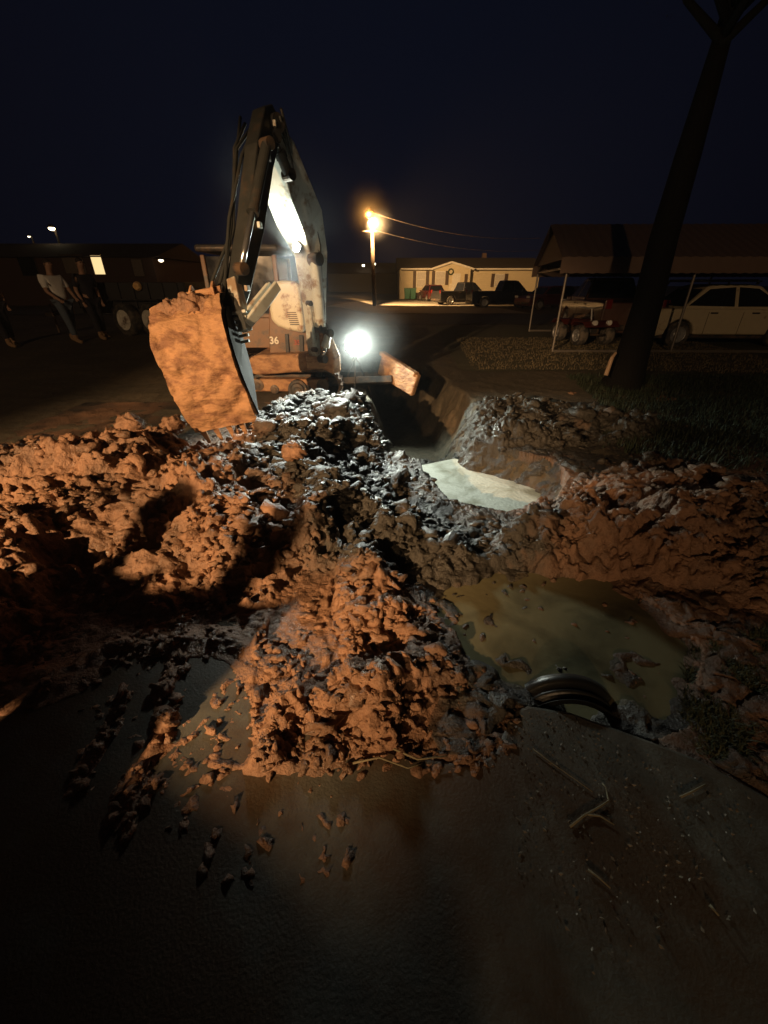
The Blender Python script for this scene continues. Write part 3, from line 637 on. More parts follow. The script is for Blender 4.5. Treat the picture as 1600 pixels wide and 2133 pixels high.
# dense shell with caked clay relief
pp = []
for i in range(k - 1):
    for j in range(8): t = j / 8; pp.append((prof[i][0] * (1 - t) + prof[i + 1][0] * t, prof[i][1] * (1 - t) + prof[i + 1][1] * t))
pp.append(prof[-1]); K = len(pp)
sx_ = np.linspace(-W2, W2, N); A = np.arange(K)
for i in range(K):
    y, z = pp[i]; nn = fbm(sx_ * 5, np.full(N, z * 9.0), 601, 4); n3 = clods(sx_ * 7 + 3, np.full(N, z * 9.0), 640)
    for j in range(N): dd = .012 + .025 * nn[j] + .05 * n3[j]; vs.append(bk(sx_[j], y - max(dd, 0), z + (max(dd, 0) if i < 14 else 0)))
for i in range(K - 1):
    for j in range(N - 1): fs.append((i * N + j, i * N + j + 1, (i + 1) * N + j + 1, (i + 1) * N + j))
b.add(vs, fs)
base = len(b.v); ip = []
vs2 = [bk(s_ * W2, y, z) for (y, z) in inn for s_ in (-1, 1)]; b.add(vs2, [(2 * i, 2 * i + 2, 2 * i + 3, 2 * i + 1) for i in range(len(inn) - 1)])
BU = b.build('bucket', M_claysteel, EX, smooth=True)
b = MW()
for s_ in (-1, 1):
    b.prism(inn + [(.10, -.55), (.18, -.2)], s_ * W2 - .012, s_ * W2 + .012, lambda u, v, t: bk(t, u, v))
b.each('side_plate', mat('near_black_steel', (.006, .006, .006), .9), BU, bevel=.004)  # plates coloured near black to hold down the boom lamp's light
for i in range(5):
    x = -W2 + .06 + i * (2 * W2 - .12) / 4; b = MW(); b.beam(bk(x, -.235, -.86), bk(x, -.16, -1.06), .075, .05, side=rb @ Vector((1, 0, 0)), w2=.035, h2=.018); b.build('bucket_tooth', M_claysteel, BU, bevel=.008)
b = MW()
for s_ in (-1, 1): b.prism([(.06, 0), (-.14, .02), (-.10, .16), (.0, .2), (.10, .12)], s_ * .10 - .012, s_ * .10 + .012, lambda u, v, t: bk(t + .16, u, v))
b.tube([bk(.0, -.02, .13), bk(.32, -.02, .13)], .03, 14); b.each('bucket_ear', M_claysteel, BU, bevel=.006)
# clay heaped on the bucket top
for i, (px, py, r_) in enumerate(((360, 650, .12), (398, 640, .14), (440, 642, .12))):
    o = clod('bucket_clay', P(px, py, 4.2), r_, None, 700 + i); del_ = [o.pop(kx, None) for kx in ('category', 'group')]
    wl = o.location.copy(); o.parent = BU; o.location = wl; o.matrix_parent_inverse = PW(BU).inverted()
# boom work lamp
def worklamp(name, p, m, parent, d=(0, -1, -.1), r=.05):
    b = MW(); b.lathe([(.001, .09), (r * .7, .09), (r * 1.1, .03), (r * 1.15, -.01), (r * 1.02, -.012)], p, Vector(d) * -1); o = b.build(name, M_dark, parent)
    b = MW(); b.lathe([(.001, -.02), (r * .6, -.018), (r, -.006), (r, .0)], p, Vector(d) * -1); b.build('lens', m, o, smooth=True); return o
b = MW(); b.beam(LAMP_B + Vector((0, .04, 0)), LAMP_B + Vector((.06, .25, 0)), .04, .04); b.build('lamp_bracket', M_dark, EX)
worklamp('work_lamp', LAMP_B, M_lens2, EX, (-.3, -1, .15), .055)
# free standing work lamp
WL = empty('work_light', (LAMP_A.x, LAMP_A.y, -.1), label='blazing white floodlight on a short stand beside the excavator tracks', cat='floodlight')
worklamp('lamp_head', LAMP_A, M_lens, WL, (0, -1, .02), .135)
b = MW(); top = LAMP_A + Vector((0, .06, -.14)); b.tube([LAMP_A + Vector((0, .05, -.1)), top], .02, 10)
for a in (0, 120, 240): b.tube([top, (LAMP_A.x + .3 * math.cos(R(a + 30)), LAMP_A.y + .1 + .3 * math.sin(R(a + 30)), -.12)], .014, 8)
b.build('stand', M_dark, WL)

# ------------------------------------------------------------------ street lamp, wires
SLP = P(775, 482, 38); LB = P(770, 443, 36.5)
PO = empty('street_lamp', (SLP.x, 38, 0), label='tall wooden pole with a glowing orange sodium lamp, between the excavator and the cream house', cat='street lamp')
M_wood = mat('weathered_wood', (.055, .042, .032), .85, bump=.4, stretch=(6, 6, .6))
b = MW(); b.tube([(SLP.x + .15, 38, -.2), (SLP.x + .05, 38, 3), (SLP.x, 38, LB.z + .4)], [.17, .15, .12], 14); b.build('pole', M_wood, PO, smooth=True)
b = MW(); b.box((SLP.x - .25, 37.85, SLP.z), (1.1, .1, .1)); b.build('cross_arm', M_wood, PO, bevel=.01)
b = MW(); b.tube([(SLP.x, 38, LB.z + .25), (SLP.x - .05, 37.4, LB.z + .45), (LB.x, 36.5, LB.z + .26)], .03, 8); b.build('arm', M_dark, PO, smooth=True)
b = MW(); b.lathe([(.001, .30), (.09, .28), (.12, .16), (.20, .05), (.19, .0)], LB, (0, 0, 1)); b.build('lamp_hood', M_dark, PO, smooth=True)
b = MW(); b.lathe([(.20, .05), (.30, -.06), (.28, -.22), (.14, -.34), (.001, -.37)], LB, (0, 0, 1)); b.build('lamp_globe', M_sodium, PO, smooth=True)
lamp('SPOT', LB + Vector((.0, .1, -.42)), 22000, (1, .56, .22), .12, LB + Vector((11, 19, -7)), 105, .5)
lamp('POINT', LB + Vector((-.1, -.55, -.15)), 260, (1, .42, .09), .12)
def wire(a, c, sag, r=.02):
    a = Vector(a); c = Vector(c); b = MW(); b.tube([a.lerp(c, t / 24) - Vector((0, 0, sag * 4 * (t / 24) * (1 - t / 24))) for t in range(25)], r, 6); return b
tag(wire((SLP.x, 38, LB.z + .2), (14, 44, 5.2), .6, .018).build('power_line', M_dark), 'upper cable running right from the orange street lamp', 'cable')
tag(wire((SLP.x + .3, 37.85, SLP.z + .05), (15, 45, 4.4), .6, .015).build('power_line', M_dark), 'lower cable running right from the cross arm of the lamp pole', 'cable')

# ------------------------------------------------------------------ houses
def siding(name, col):
    m = mat(name, col, .7, var=.08, scale=2)
    n = m.node_tree.nodes; l = m.node_tree.links; tc = n.new('ShaderNodeTexCoord'); wv = n.new('ShaderNodeTexWave'); wv.wave_type = 'BANDS'; wv.bands_direction = 'Z'; wv.wave_profile = 'SAW'; wv.inputs['Scale'].default_value = 1.6
    l.new(tc.outputs['Object'], wv.inputs[0]); bp = n.new('ShaderNodeBump'); bp.inputs['Strength'].default_value = .5; bp.inputs['Distance'].default_value = .03
    l.new(wv.outputs['Fac'], bp.inputs['Height']); l.new(bp.outputs[0], n['Principled BSDF'].inputs['Normal']); return m
M_sid = siding('cream_siding', (.58, .50, .34)); M_roof = mat('shingle_roof', (.06, .045, .035), .9, bump=.5, bscale=8)
M_trim = mat('white_trim', (.65, .62, .54), .6); M_shut = mat('brown_shutter', (.07, .045, .03), .6); M_curtain = mat('pale_blind', (.5, .47, .42), .7)
M_brick = mat('dim_brick', (.10, .06, .045), .8, bump=.3)
M_winlit = mat('lit_window', (.8, .6, .35), .5, emit=(1, .72, .34), estr=1.1)
HL = P(832, 622, 56); HX0 = HL.x; HS = empty('house', (HX0, 56, 0), label='cream sided single storey house with a front gable, lit orange by the street lamp', cat='house')
W_ = 16.6; EZ = 3.15
b = MW(); b.box((HX0 + W_ / 2, 60.5, EZ / 2), (W_, 8, EZ))
g0, g1 = P(899, 560, 56).x, P(984, 560, 56).x; ga = P(941, 545, 55.4)
b.prism([(g0 + .25, 0), (g1 - .25, 0), (g1 - .25, EZ), (ga.x, ga.z - .12), (g0 + .25, EZ)], 55.6, 56.6, lambda u, v, t: (u, t, v)); b.build('wall', M_sid, HS)
b = MW(); b.prism([(55.9, EZ - .05), (65.1, EZ - .05), (60.5, EZ + 1.3)], HX0 - .35, HX0 + W_ + .35, lambda u, v, t: (t, u, v + .03))
b.add([(g0 - .1, 55.3, EZ + .02), (ga.x, 55.3, ga.z), (ga.x, 60.5, ga.z), (g0 - .1, 60.5, EZ + .02), (g1 + .1, 55.3, EZ + .02), (g1 + .1, 60.5, EZ + .02)], [(0, 1, 2, 3), (1, 4, 5, 2)])
RF = b.build('roof', M_roof, HS)
b = MW(); b.box((P(1007, 550, 61).x, 61, EZ + 1.4), (.5, .5, .9)); b.build('chimney', M_brick, RF)
b = MW(); b.beam((g0 - .1, 55.27, EZ - .03), (ga.x, 55.27, ga.z - .05), .05, .2, side=(0, 1, 0)); b.beam((g1 + .1, 55.27, EZ - .03), (ga.x, 55.27, ga.z - .05), .05, .2, side=(0, 1, 0)); b.box((HX0 + 2, 55.85, EZ), (g0 - HX0 + .1, .06, .16)) ; b.box(((g1 + HX0 + W_) / 2, 55.85, EZ), (HX0 + W_ - g1, .06, .16)); b.each('trim', M_trim, HS)
def house_window(px, py, wd, hg, Yp, shut=True, m=M_curtain, parent=HS):
    c = P(px, py, Yp); b = MW(); b.box((c.x, Yp - .03, c.z), (wd + .14, .06, hg + .14)); wn = b.build('window', M_trim, parent)
    b = MW(); b.box((c.x, Yp - .07, c.z + hg * .25), (wd, .02, hg * .47)); b.box((c.x, Yp - .07, c.z - hg * .25), (wd, .02, hg * .47)); b.build('pane', m, wn)
    if shut:
        for s_ in (-1, 1):
            b = MW(); b.box((c.x + s_ * (wd / 2 + .30), Yp - .04, c.z), (.36, .06, hg + .2)); b.build('shutter', M_shut, parent)
house_window(877, 582, .95, 1.55, 56.5); house_window(917, 579, 1.0, 1.25, 55.6); house_window(1040, 584, 1.0, 1.2, 56.5)
M_wreath = mat('dark_wreath', (.05, .07, .03), .9, bump=.5)
c = P(939, 566, 55.6); b = MW(); b.tube([(c.x + .28 * math.cos(t * .4), 55.5, c.z + .28 * math.sin(t * .4)) for t in range(17)], .07, 8); tag(b.build('wreath', M_wreath), 'round dark wreath hung high on the cream house gable', 'wreath')
c = P(950, 588, 55.6); b = MW(); b.box((c.x, 55.57, c.z - .1), (.95, .06, 2.0)); dr = b.build('door', M_trim, HS); b = MW(); b.box((c.x + .35, 55.52, c.z - .1), (.05, .05, .12)); b.build('door_handle', M_dark, dr)
c = P(970, 588, 55.6); b = MW(); b.box((c.x, 55.56, c.z), (.35, .06, 1.7)); b.build('shutter', M_shut, HS)
b = MW(); x0, x1 = P(934, 600, 54).x, P(966, 600, 54).x
b.box(((x0 + x1) / 2, 54.4, .3), (x1 - x0 + .3, 1.9, .6)); b.box(((x0 + x1) / 2, 53.45, 1.6), (x1 - x0, .06, .07)); b.box(((x0 + x1) / 2, 53.45, .75), (x1 - x0, .06, .06))
for i in range(15): b.box((x0 + (x1 - x0) * i / 14, 53.45, 1.17), (.05, .05, .84))
b.build('porch', M_trim, HS)
# bins
M_bin = mat('green_bin_plastic', (.02, .10, .06), .5)
def bin_(px, sc, lb, m):
    c = P(px, 622, 54.0); e = empty('wheelie_bin', (c.x, 54.0, 0), label=lb, cat='bin'); b = MB(); b.loft([(0, 0, .08), (0, 0, 1.0 * sc)], [.46 * sc, .6 * sc], [.5 * sc, .7 * sc]); b.build('bin_body', m, e, bevel=.03)
    b = MB(); b.box((0, 0, 1.04 * sc), (.66 * sc, .78 * sc, .06)); b.build('lid', m, e, bevel=.02)
    for s_ in (-1, 1): b = MB(); b.lathe([(.001, -.03), (.1, -.03), (.1, .03), (.001, .03)], (s_ * .24 * sc, .3 * sc, .1), (1, 0, 0), 14); b.build('wheel', M_tyre, e)
bin_(848, 1.15, 'left one of the two large green bins by the cream house wall', M_bin); bin_(860, 1.15, 'right one of the two large green bins by the cream house wall', M_bin); bin_(872, .62, 'small dark bin right of the green bins', M_dark)
# distant house with two porch lamps
b0 = empty('distant_house', (P(770, 600, 85).x, 85, 0), label='unlit far house behind the lamp pole with two porch lamps', cat='house')
M_dim = siding('dim_siding', (.07, .065, .06))
b = MB(); b.box((-1, 3, 1.6), (13, 6, 3.2)); b.build('wall', M_dim, b0); b = MB(); b.prism([(-.4, 3.25), (6.4, 3.25), (3, 5)], -7.8, 5.8, lambda u, v, t: (t, u, v)); b.build('roof', M_roof, b0)
M_plamp = mat('lit_porch_lamp', (1, .9, .7), .4, emit=(1, .85, .6), estr=7)
for px, py in ((757, 553), (780, 550)): c = P(px, py, 84.8); b = MW(); b.box(c, (.42, .2, .3)); b.build('porch_lamp', M_plamp, b0)
# left house
YL = 30.0; lx0, lx1 = P(-160, 560, YL).x, P(322, 560, YL).x
LH = empty('house', (lx1, YL, 0), label='dark house at far left with one glowing window and dim blinds', cat='house')
b = MW(); gz = .35; b.box(((lx0 + lx1) / 2, YL + 4, gz + 1.35), (lx1 - lx0, 8, 2.7)); b.build('wall', siding('dark_siding', (.085, .05, .04)), LH)
b = MW(); b.prism([(YL - .4, gz + 2.7), (YL + 8.4, gz + 2.7), (YL + 4, gz + 3.7)], lx0 - .4, lx1 + .4, lambda u, v, t: (t, u, v + .01)); b.build('roof', M_roof, LH)
M_dimcur = mat('dim_blind', (.20, .16, .13), .7)
for px, py, wd, hg, mm in ((155, 551, 1.25, .95, M_dimcur), (205, 552, .62, 1.0, M_winlit), (288, 558, .6, .9, M_dimcur), (60, 555, 1.0, 1.0, M_glass)):
    c = P(px, py, YL); b = MW(); b.box((c.x, YL - .03, c.z), (wd + .12, .05, hg + .12)); wn = b.build('window', M_shut, LH); b = MW(); b.box((c.x, YL - .065, c.z), (wd, .02, hg)); b.build('pane', mm, wn)
M_wall_l = mat('lit_wall_lamp', (1, .9, .75), .4, emit=(1, .82, .55), estr=5)
M_wall_2 = mat('dim_wall_lamp', (1, .9, .75), .4, emit=(.9, .85, .8), estr=1.5)
def wall_lamp(px, py, Yp, s, m, lb, post=False):
    c = P(px, py, Yp); e = empty('area_lamp' if post else 'wall_lamp', (c.x, Yp, 0 if post else c.z), label=lb, cat='lamp'); b = MW(); b.lathe([(.001, .16 * s), (.12 * s, .14 * s), (.18 * s, .02), (.16 * s, 0)], c, (0, 0, 1), 16); b.build('lamp_hood', M_dark, e)
    b = MW(); b.lathe([(.15 * s, .01), (.16 * s, -.06 * s), (.08 * s, -.13 * s), (.001, -.14 * s)], c, (0, 0, 1), 16); b.build('bulb', m, e)
    b = MW()
    if post: b.tube([(c.x, Yp + .3, 0), (c.x, Yp + .3, c.z + .1)], .07, 10); b.tube([(c.x, Yp + .3, c.z + .1), c + Vector((0, 0, .1))], .03, 8)
    else: b.box((c.x, Yp + .12, c.z + .05), (.06, .3, .06))
    b.build('post' if post else 'bracket', M_dark, e)
wall_lamp(107, 474, 34, 1.25, mat('lit_area_lamp', (1, .9, .7), .4, emit=(1, .80, .48), estr=8), 'brightest lamp on a tall post behind the left house roof', True)
wall_lamp(60, 492, 40, .6, M_wall_l, 'faint small lamp on a post left of the brighter post lamp', True)
wall_lamp(335, 541, 29.6, .9, M_wall_l, 'bright lamp at the right corner of the dark left house')
wall_lamp(336, 524, 45, .5, M_wall_2, 'tiny lamp on a post above the corner of the dark left house', True)

# ------------------------------------------------------------------ vehicles
def wheel(b0, x, y, z, r, wd, rimm, side, parent):
    w_ = empty('wheel', (x, y, z)); w_.parent = parent
    b = MB(); b.lathe([(r * .62, -wd / 2), (r * .93, -wd / 2), (r, -wd * .32), (r, wd * .32), (r * .93, wd / 2), (r * .62, wd / 2)], (0, 0, 0), (0, 1, 0), 36); b.build('tyre', M_tyre, w_, smooth=True)
    b = MB(); s = side; b.lathe([(r * .64, s * wd * .5), (r * .60, s * wd * .46), (r * .56, s * wd * .36), (r * .30, s * wd * .30), (r * .22, s * wd * .38), (.001, s * wd * .40)], (0, 0, 0), (0, 1, 0), 36)
    for k in range(5): t = 2 * math.pi * k / 5; b.box((r * .42 * math.cos(t), s * wd * .36, r * .42 * math.sin(t)), (r * .1, .02, r * .1))
    b.build('rim', rimm, w_, smooth=False); return w_
M_rim = mat('grey_rim', (.4, .4, .4), .4, .6); M_whrim = mat('white_rim', (.7, .68, .6), .5, dirt=(.15, .1, .07), dirt_amt=.3)
M_tail = mat('tail_lens', (.12, .01, .008), .2); M_head = mat('head_lens', (.7, .7, .68), .15)
def car(name, loc, rz, L, Hh, Wd, paint, prof, green, label, cat='car', rack=False, r=.34, ax=(.19, .79), plate=False, lightsy=.62):
    e = empty(name, loc, rz, label=label, cat=cat); hw = Wd / 2; xs_ = [-L / 2 + L * a for a in ax]
    low = []; z0 = .26
    pl = [(-L / 2 + .03, z0)]
    for x in xs_:
        for k in range(13): t = math.pi - math.pi * k / 12; pl.append((x + (r + .06) * math.cos(t), max(z0, r + (r + .06) * math.sin(t))))
    pl.append((L / 2 - .05, z0)); top = [(-L / 2 + L * a, Hh * b_) for a, b_ in prof]; pl += top[::-1]
    b = MB(); b.prism(pl, -hw, hw, lambda u, v, t: (u, t, v)); bd = b.build('body', paint, e, bevel=.05, seg=3)
    gb = [(-L / 2 + L * a, Hh * b_) for a, b_ in green]    # bottom rear, top rear, top front, bottom front...
    n = len(gb); zb = min(z for x, z in gb)
    def wy(z, s): return s * (hw - .03 - (z - zb) * .42)
    b = MB(); vs = [(x, wy(z, -1), z) for x, z in gb] + [(x, wy(z, 1), z) for x, z in gb]
    b.add(vs, [tuple(range(n))[::-1], tuple(range(n, 2 * n))] + [(i, (i + 1) % n, n + (i + 1) % n, n + i) for i in range(n)]); b.build('roof', paint, bd, bevel=.04, seg=3)
    cx = sum(x for x, z in gb) / n; zt = max(z for x, z in gb); cz = (zb + zt) / 2
    # side glass in two panes, parted by a pillar
    ins = [(cx + (x - cx) * .90, cz + (z - cz) * .74 + .01) for x, z in gb]
    zs = [z for x, z in ins]; lo, hi = min(zs), max(zs)
    bl_, tl_, tr_, br_ = ins[0], ins[1], ins[-2], ins[-1]
    for s in (-1, 1):
        b = MB(); mid = (bl_[0] + br_[0]) / 2
        for A in ([bl_, tl_, (mid - .05, hi), (mid - .05, lo)], [(mid + .05, lo), (mid + .05, hi), tr_, br_]):
            vs = [(x, wy(z, s) + s * .008, z) for x, z in A] + [(x, wy(z, s) - s * .01, z) for x, z in A]; b.add(vs, [(0, 1, 2, 3), (7, 6, 5, 4), (0, 4, 5, 1), (1, 5, 6, 2), (2, 6, 7, 3), (3, 7, 4, 0)])
        b.each('side_window', M_glass, bd)
    for A, B in ((gb[0], gb[1]), (gb[-1], gb[-2])):
        sg = 1 if A is gb[-1] else -1; b = MB(); p0 = (A[0] * .9 + B[0] * .1, A[1] * .9 + B[1] * .1); p1 = (A[0] * .12 + B[0] * .88, A[1] * .12 + B[1] * .88)
        nx_, nz_ = (B[1] - A[1]), -(B[0] - A[0]); q = math.hypot(nx_, nz_); nx_, nz_ = abs(nx_ / q) * sg * .012, abs(nz_ / q) * .012
        vs = [(p0[0] + nx_, -wy(p0[1], 1) + .07, p0[1] + nz_), (p0[0] + nx_, wy(p0[1], 1) - .07, p0[1] + nz_), (p1[0] + nx_, wy(p1[1], 1) - .07, p1[1] + nz_), (p1[0] + nx_, -wy(p1[1], 1) + .07, p1[1] + nz_)]
        b.add(vs, [(0, 1, 2, 3)]); b.build('windscreen' if sg > 0 else 'rear_window', M_glass, bd)
    for x in xs_:
        for s in (-1, 1): wheel(None, x, s * (hw - .11), r, r, .22, M_rim, s, e)
    for s in (-1, 1):
        b = MB(); b.box((L / 2 - .02, s * (hw - .22), Hh * lightsy - .12), (.08, .32, .14)); b.build('headlight', M_head, bd, bevel=.02)
        b = MB(); b.box((-L / 2 + .02, s * (hw - .14), Hh * lightsy - .05), (.08, .2, .26)); b.build('taillight', M_tail, bd, bevel=.02)
        for a in (.36, .60): b = MB(); b.box((-L / 2 + L * a, s * (hw + .012), Hh * .56), (.2, .03, .04)); b.build('door_handle', M_dark, bd, bevel=.008)
        b = MB()
        for a in (.33, .53, .72): b.box((-L / 2 + L * a, s * (hw + .001), Hh * .40), (.012, .008, Hh * .36))
        b.each('door_gap', M_dark, bd)
        b = MB(); b.box((-L / 2 + L * .70, s * (hw + .09), Hh * .63), (.12, .18, .13)); b.build('mirror', paint, bd, bevel=.03)
    b = MB(); b.box((0, 0, z0 + .02), (L * .9, Wd * .8, .12)); b.box((L / 2 - .01, 0, .42), (.1, Wd * .9, .16)); b.box((-L / 2 + .01, 0, .42), (.1, Wd * .9, .16)); b.each('bumper', M_dark, bd, bevel=.03)
    if plate: b = MB(); b.box((-L / 2 - .05, 0, .62), (.02, .32, .16)); b.build('number_plate', M_trim, bd)
    if rack:
        for s in (-1, 1): b = MB(); b.tube([(-L * .30, s * hw * .62, zt + .07), (L * .12, s * hw * .62, zt + .07)], .018, 8); b.box((-L * .28, s * hw * .62, zt + .03), (.05, .04, .08)); b.box((L * .1, s * hw * .62, zt + .03), (.05, .04, .08)); b.each('roof_rail', M_rim, bd)
        for k in range(3):
            b = MB(); b.box((-L * .24 + k * L * .15, 0, zt + .10), (.34, hw * 1.3, .03)); b.build('cross_bar', M_rim, bd, bevel=.01)
    return e
SUV = [(0, .42), (.01, .56), (.03, .60), (.30, .63), (.60, .63), (.72, .61), (.90, .56), (.985, .48), (1, .36)]
SUVG = [(.03, .60), (.13, .97), (.22, 1.0), (.50, 1.0), (.60, .96), (.76, .60)]
SED = [(0, .40), (.01, .60), (.05, .63), (.30, .63), (.60, .63), (.74, .60), (.92, .54), (.985, .46), (1, .36)]
SEDG = [(.18, .62), (.31, .96), (.37, 1.0), (.55, 1.0), (.62, .97), (.79, .60)]
c = P(1475, 725, 13.2)
car('parked_car', (c.x + .15, 13.6, 0), R(-2), 4.7, 1.60, 1.85, M_white, SED, SEDG, 'pale estate car with roof rack, parked side on under the right end of the carport', rack=True)
c = P(898, 622, 50); car('parked_car', (c.x, 50, 0), R(100), 4.4, 1.55, 1.8, mat('maroon_paint', (.10, .02, .02), .3, clear=.6), SUV, SUVG, 'dark maroon car seen from behind, parked before the cream house', plate=True)
PK = [(0, .50), (.0, .62), (.42, .62), (.60, .63), (.72, .62), (.95, .58), (.99, .5), (1, .34)]; PKG = [(.42, .62), (.46, .98), (.48, 1.0), (.62, 1.0), (.66, .97), (.78, .61)]
M_navy = mat('navy_paint', (.012, .016, .03), .35, clear=.5); M_black = mat('black_paint', (.015, .015, .017), .4, clear=.4)
c = P(1040, 638, 36); car('pickup_truck', (c.x + .2, 36, 0), R(4), 5.4, 1.85, 1.95, M_navy, PK, PKG, 'dark blue pickup parked side on in front of the cream house', 'pickup', r=.38)
c = P(965, 640, 40); car('pickup_truck', (c.x, 41, 0), R(20), 5.2, 1.75, 1.9, M_black, PK, PKG, 'black pickup nearer the porch of the cream house', 'pickup', r=.38)
c = P(1092, 625, 33); car('parked_car', (c.x + 2.0, 34, 0), R(-160), 4.5, 1.5, 1.8, mat('dark_red_paint', (.09, .02, .02), .35, clear=.5), SUV, SUVG, 'dark red car left of the carport, its rear lamp showing', r=.33)
# truck and quad bike under the carport
c = P(1215, 660, 17); car('pickup_truck', (7.9, 16.4, 0), R(83), 5.2, 1.8, 1.9, mat('brown_paint', (.07, .035, .025), .35, clear=.5), PK, PKG, 'brown pickup with bright reflectors parked inside the carport', 'pickup', r=.38, plate=True)
M_quad = mat('red_plastic', (.07, .014, .01), .35)
def quad(loc, rz):
    e = empty('quad_bike', loc, rz, label='small quad bike with red fenders in front of the brown pickup, inside the carport', cat='quad bike')
    for x in (-.55, .55):
        for s in (-1, 1): wheel(None, x, s * .42, .28, .28, .24, M_rim, s, e)
    b = MB(); b.box((0, 0, .42), (1.2, .3, .22)); b.tube([(-.55, -.42, .28), (-.55, .42, .28)], .03); b.tube([(.55, -.42, .28), (.55, .42, .28)], .03); b.build('chassis', M_dark, e, bevel=.03)
    for x in (-.55, .55):
        b = MB(); b.loft([(x - .38, 0, .52), (x - .2, 0, .64), (x + .2, 0, .64), (x + .38, 0, .52)], [1.05, 1.1, 1.1, 1.05], [.03] * 4, side=(0, 1, 0)); b.build('fender', M_quad, e, bevel=.01)
    b = MB(); b.loft([(-.45, 0, .74), (-.1, 0, .72), (.1, 0, .78)], [.3, .26, .2], [.12, .1, .08], side=(0, 1, 0)); b.build('seat', M_rubber, e, bevel=.03)
    b = MB(); b.tube([(.35, 0, .6), (.25, 0, .98)], .025); b.tube([(.2, -.36, 1.0), (.25, 0, .96), (.2, .36, 1.0)], .016); b.build('handlebar', M_rim, e)
    for s in (-1, 1): b = MB(); b.lathe([(.001, .04), (.07, .03), (.07, -.05), (.001, -.07)], (.86, s * .22, .62), (1, 0, 0), 16); b.build('headlight', M_head, e)
quad((6.0, 13.6, .02), R(-80))

# ------------------------------------------------------------------ carport
M_cp = mat('brown_sheet_metal', (.15, .10, .075), .7, 0, bump=.2, var=.15); M_post = mat('galvanised_post', (.17, .15, .13), .45, .4)
A = Vector((*G(1150, 735), 0)); Bf = Vector((*G(1095, 685), 0)); ax_ = Vector((1, -.02, 0)).normalized(); ay_ = (Bf - A).normalized(); wid = 5.6
CPT = empty('carport', A, 0, label='gabled metal carport with brown roof sheets and thin galvanised posts, at right', cat='carport')
LN = 9.5; ez = 1.95; rz_ = 3.05
def cpp(a, d, z): return A + ax_ * a + ay_ * d + Vector((0, 0, z))
for a in (0, 3.1, 6.2, LN):
    for d in (0, wid):
        b = MW(); b.tube([cpp(a, d, 0), cpp(a, d, ez)], .032, 8); b.each('post', M_post, CPT)
b = MW()
for d in (0, wid): b.beam(cpp(0, d, .05), cpp(LN, d, .05), .06, .06)
b.beam(cpp(0, wid, .05), cpp(0, wid, .05) + Vector((.01, 0, 0)), .06, .06); b.each('base_rail', M_post, CPT)
b = MW()
for a in (0, LN):
    b.beam(cpp(a, 0, ez), cpp(a, wid / 2, rz_), .05, .05, side=ax_); b.beam(cpp(a, wid, ez), cpp(a, wid / 2, rz_), .05, .05, side=ax_); b.beam(cpp(a, 0, ez), cpp(a, wid, ez), .05, .05, side=ax_)
b.each('truss', M_post, CPT)
# corrugated roof sheets
b = MW(); n = 160; prof_ = [(-.18, ez - .12), (-.12, ez + .22), (wid / 2, rz_ + .06), (wid + .12, ez + .22), (wid + .18, ez - .12)]; vs = []
for i in range(n):
    a = -.2 + (LN + .4) * i / (n - 1); r_ = .007 * (1 if (i // 2) % 2 else -1)
    for d, z in prof_: vs.append(cpp(a, d, z + r_))
b.add(vs, [(i * 5 + j, (i + 1) * 5 + j, (i + 1) * 5 + j + 1, i * 5 + j + 1) for i in range(n - 1) for j in range(4)]); o = b.build('roof_sheet', M_cp, CPT); sm = o.modifiers.new('t', 'SOLIDIFY'); sm.thickness = .012
b = MW(); b.prism([(0, ez + .2), (wid / 2, rz_), (wid, ez + .2)], -.06, -.03, lambda u, v, t: cpp(t, u, v)); b.build('gable_panel', M_cp, CPT)

# ------------------------------------------------------------------ tree at the right, stake
M_bark = mat('tree_bark', (.010, .009, .008), .95, spec=.08, bump=1.0, bscale=14, stretch=(3, 3, .7)); M_leaf = mat('leaf_green', (.05, .07, .025), .7, var=.5)
tb = P(1310, 842, 6.4)
TR = empty('tree', (tb.x, 7.6, 0), label='dark tree trunk with spreading limbs standing before the carport', cat='tree')
tx, ty = P(1306, 780, 7.6).x, 7.6
b = MW(); b.tube([(tx - .06, ty, -.15), (tx - .03, ty, .08), (tx, ty, .5), (tx + .02, ty, 1.3), (tx - .01, ty, 2.2), (tx + .04, ty + .05, 3.2), (tx + .1, ty + .1, 4.6)], [.46, .33, .26, .22, .20, .17, .10], 20)
random.seed(9); tips = []
for k in range(9):
    an = k * 2.4; h0 = 4.3 + .05 * k; p0 = Vector((tx + .03 + .01 * k, ty, h0)); ln = 1.1 + .6 * random.random(); d = Vector((math.cos(an), math.sin(an), .75)).normalized(); p1 = p0 + d * ln * .5 + Vector((0, 0, .1)); p2 = p0 + d * ln + Vector((random.uniform(-.2, .2), 0, .35))
    b.tube([p0, p1, p2], [.06, .04, .015], 8); tips += [p1, p2]
    for q in range(3): e2 = p2 + Vector((random.uniform(-.5, .5), random.uniform(-.5, .5), random.uniform(.1, .6))); b.tube([p1.lerp(p2, .5 + .2 * q), e2], [.02, .006], 6); tips.append(e2)
b.build('trunk', M_bark, TR, smooth=True)
def leaves(name, centres, spread, n, size, m, parent=None):
    b = MW(); rng = random.Random(3)
    for i in range(n):
        c = centres[rng.randrange(len(centres))] + Vector((rng.gauss(0, spread), rng.gauss(0, spread), rng.gauss(0, spread * .7)))
        a = Vector((rng.gauss(0, 1), rng.gauss(0, 1), rng.gauss(0, 1))).normalized(); u = a.orthogonal().normalized(); s = size * rng.uniform(.6, 1.3)
        b.add([c - a * s, c + u * s * .45, c + a * s, c - u * s * .45], [(0, 1, 2, 3)])
    return b.build(name, m, parent)
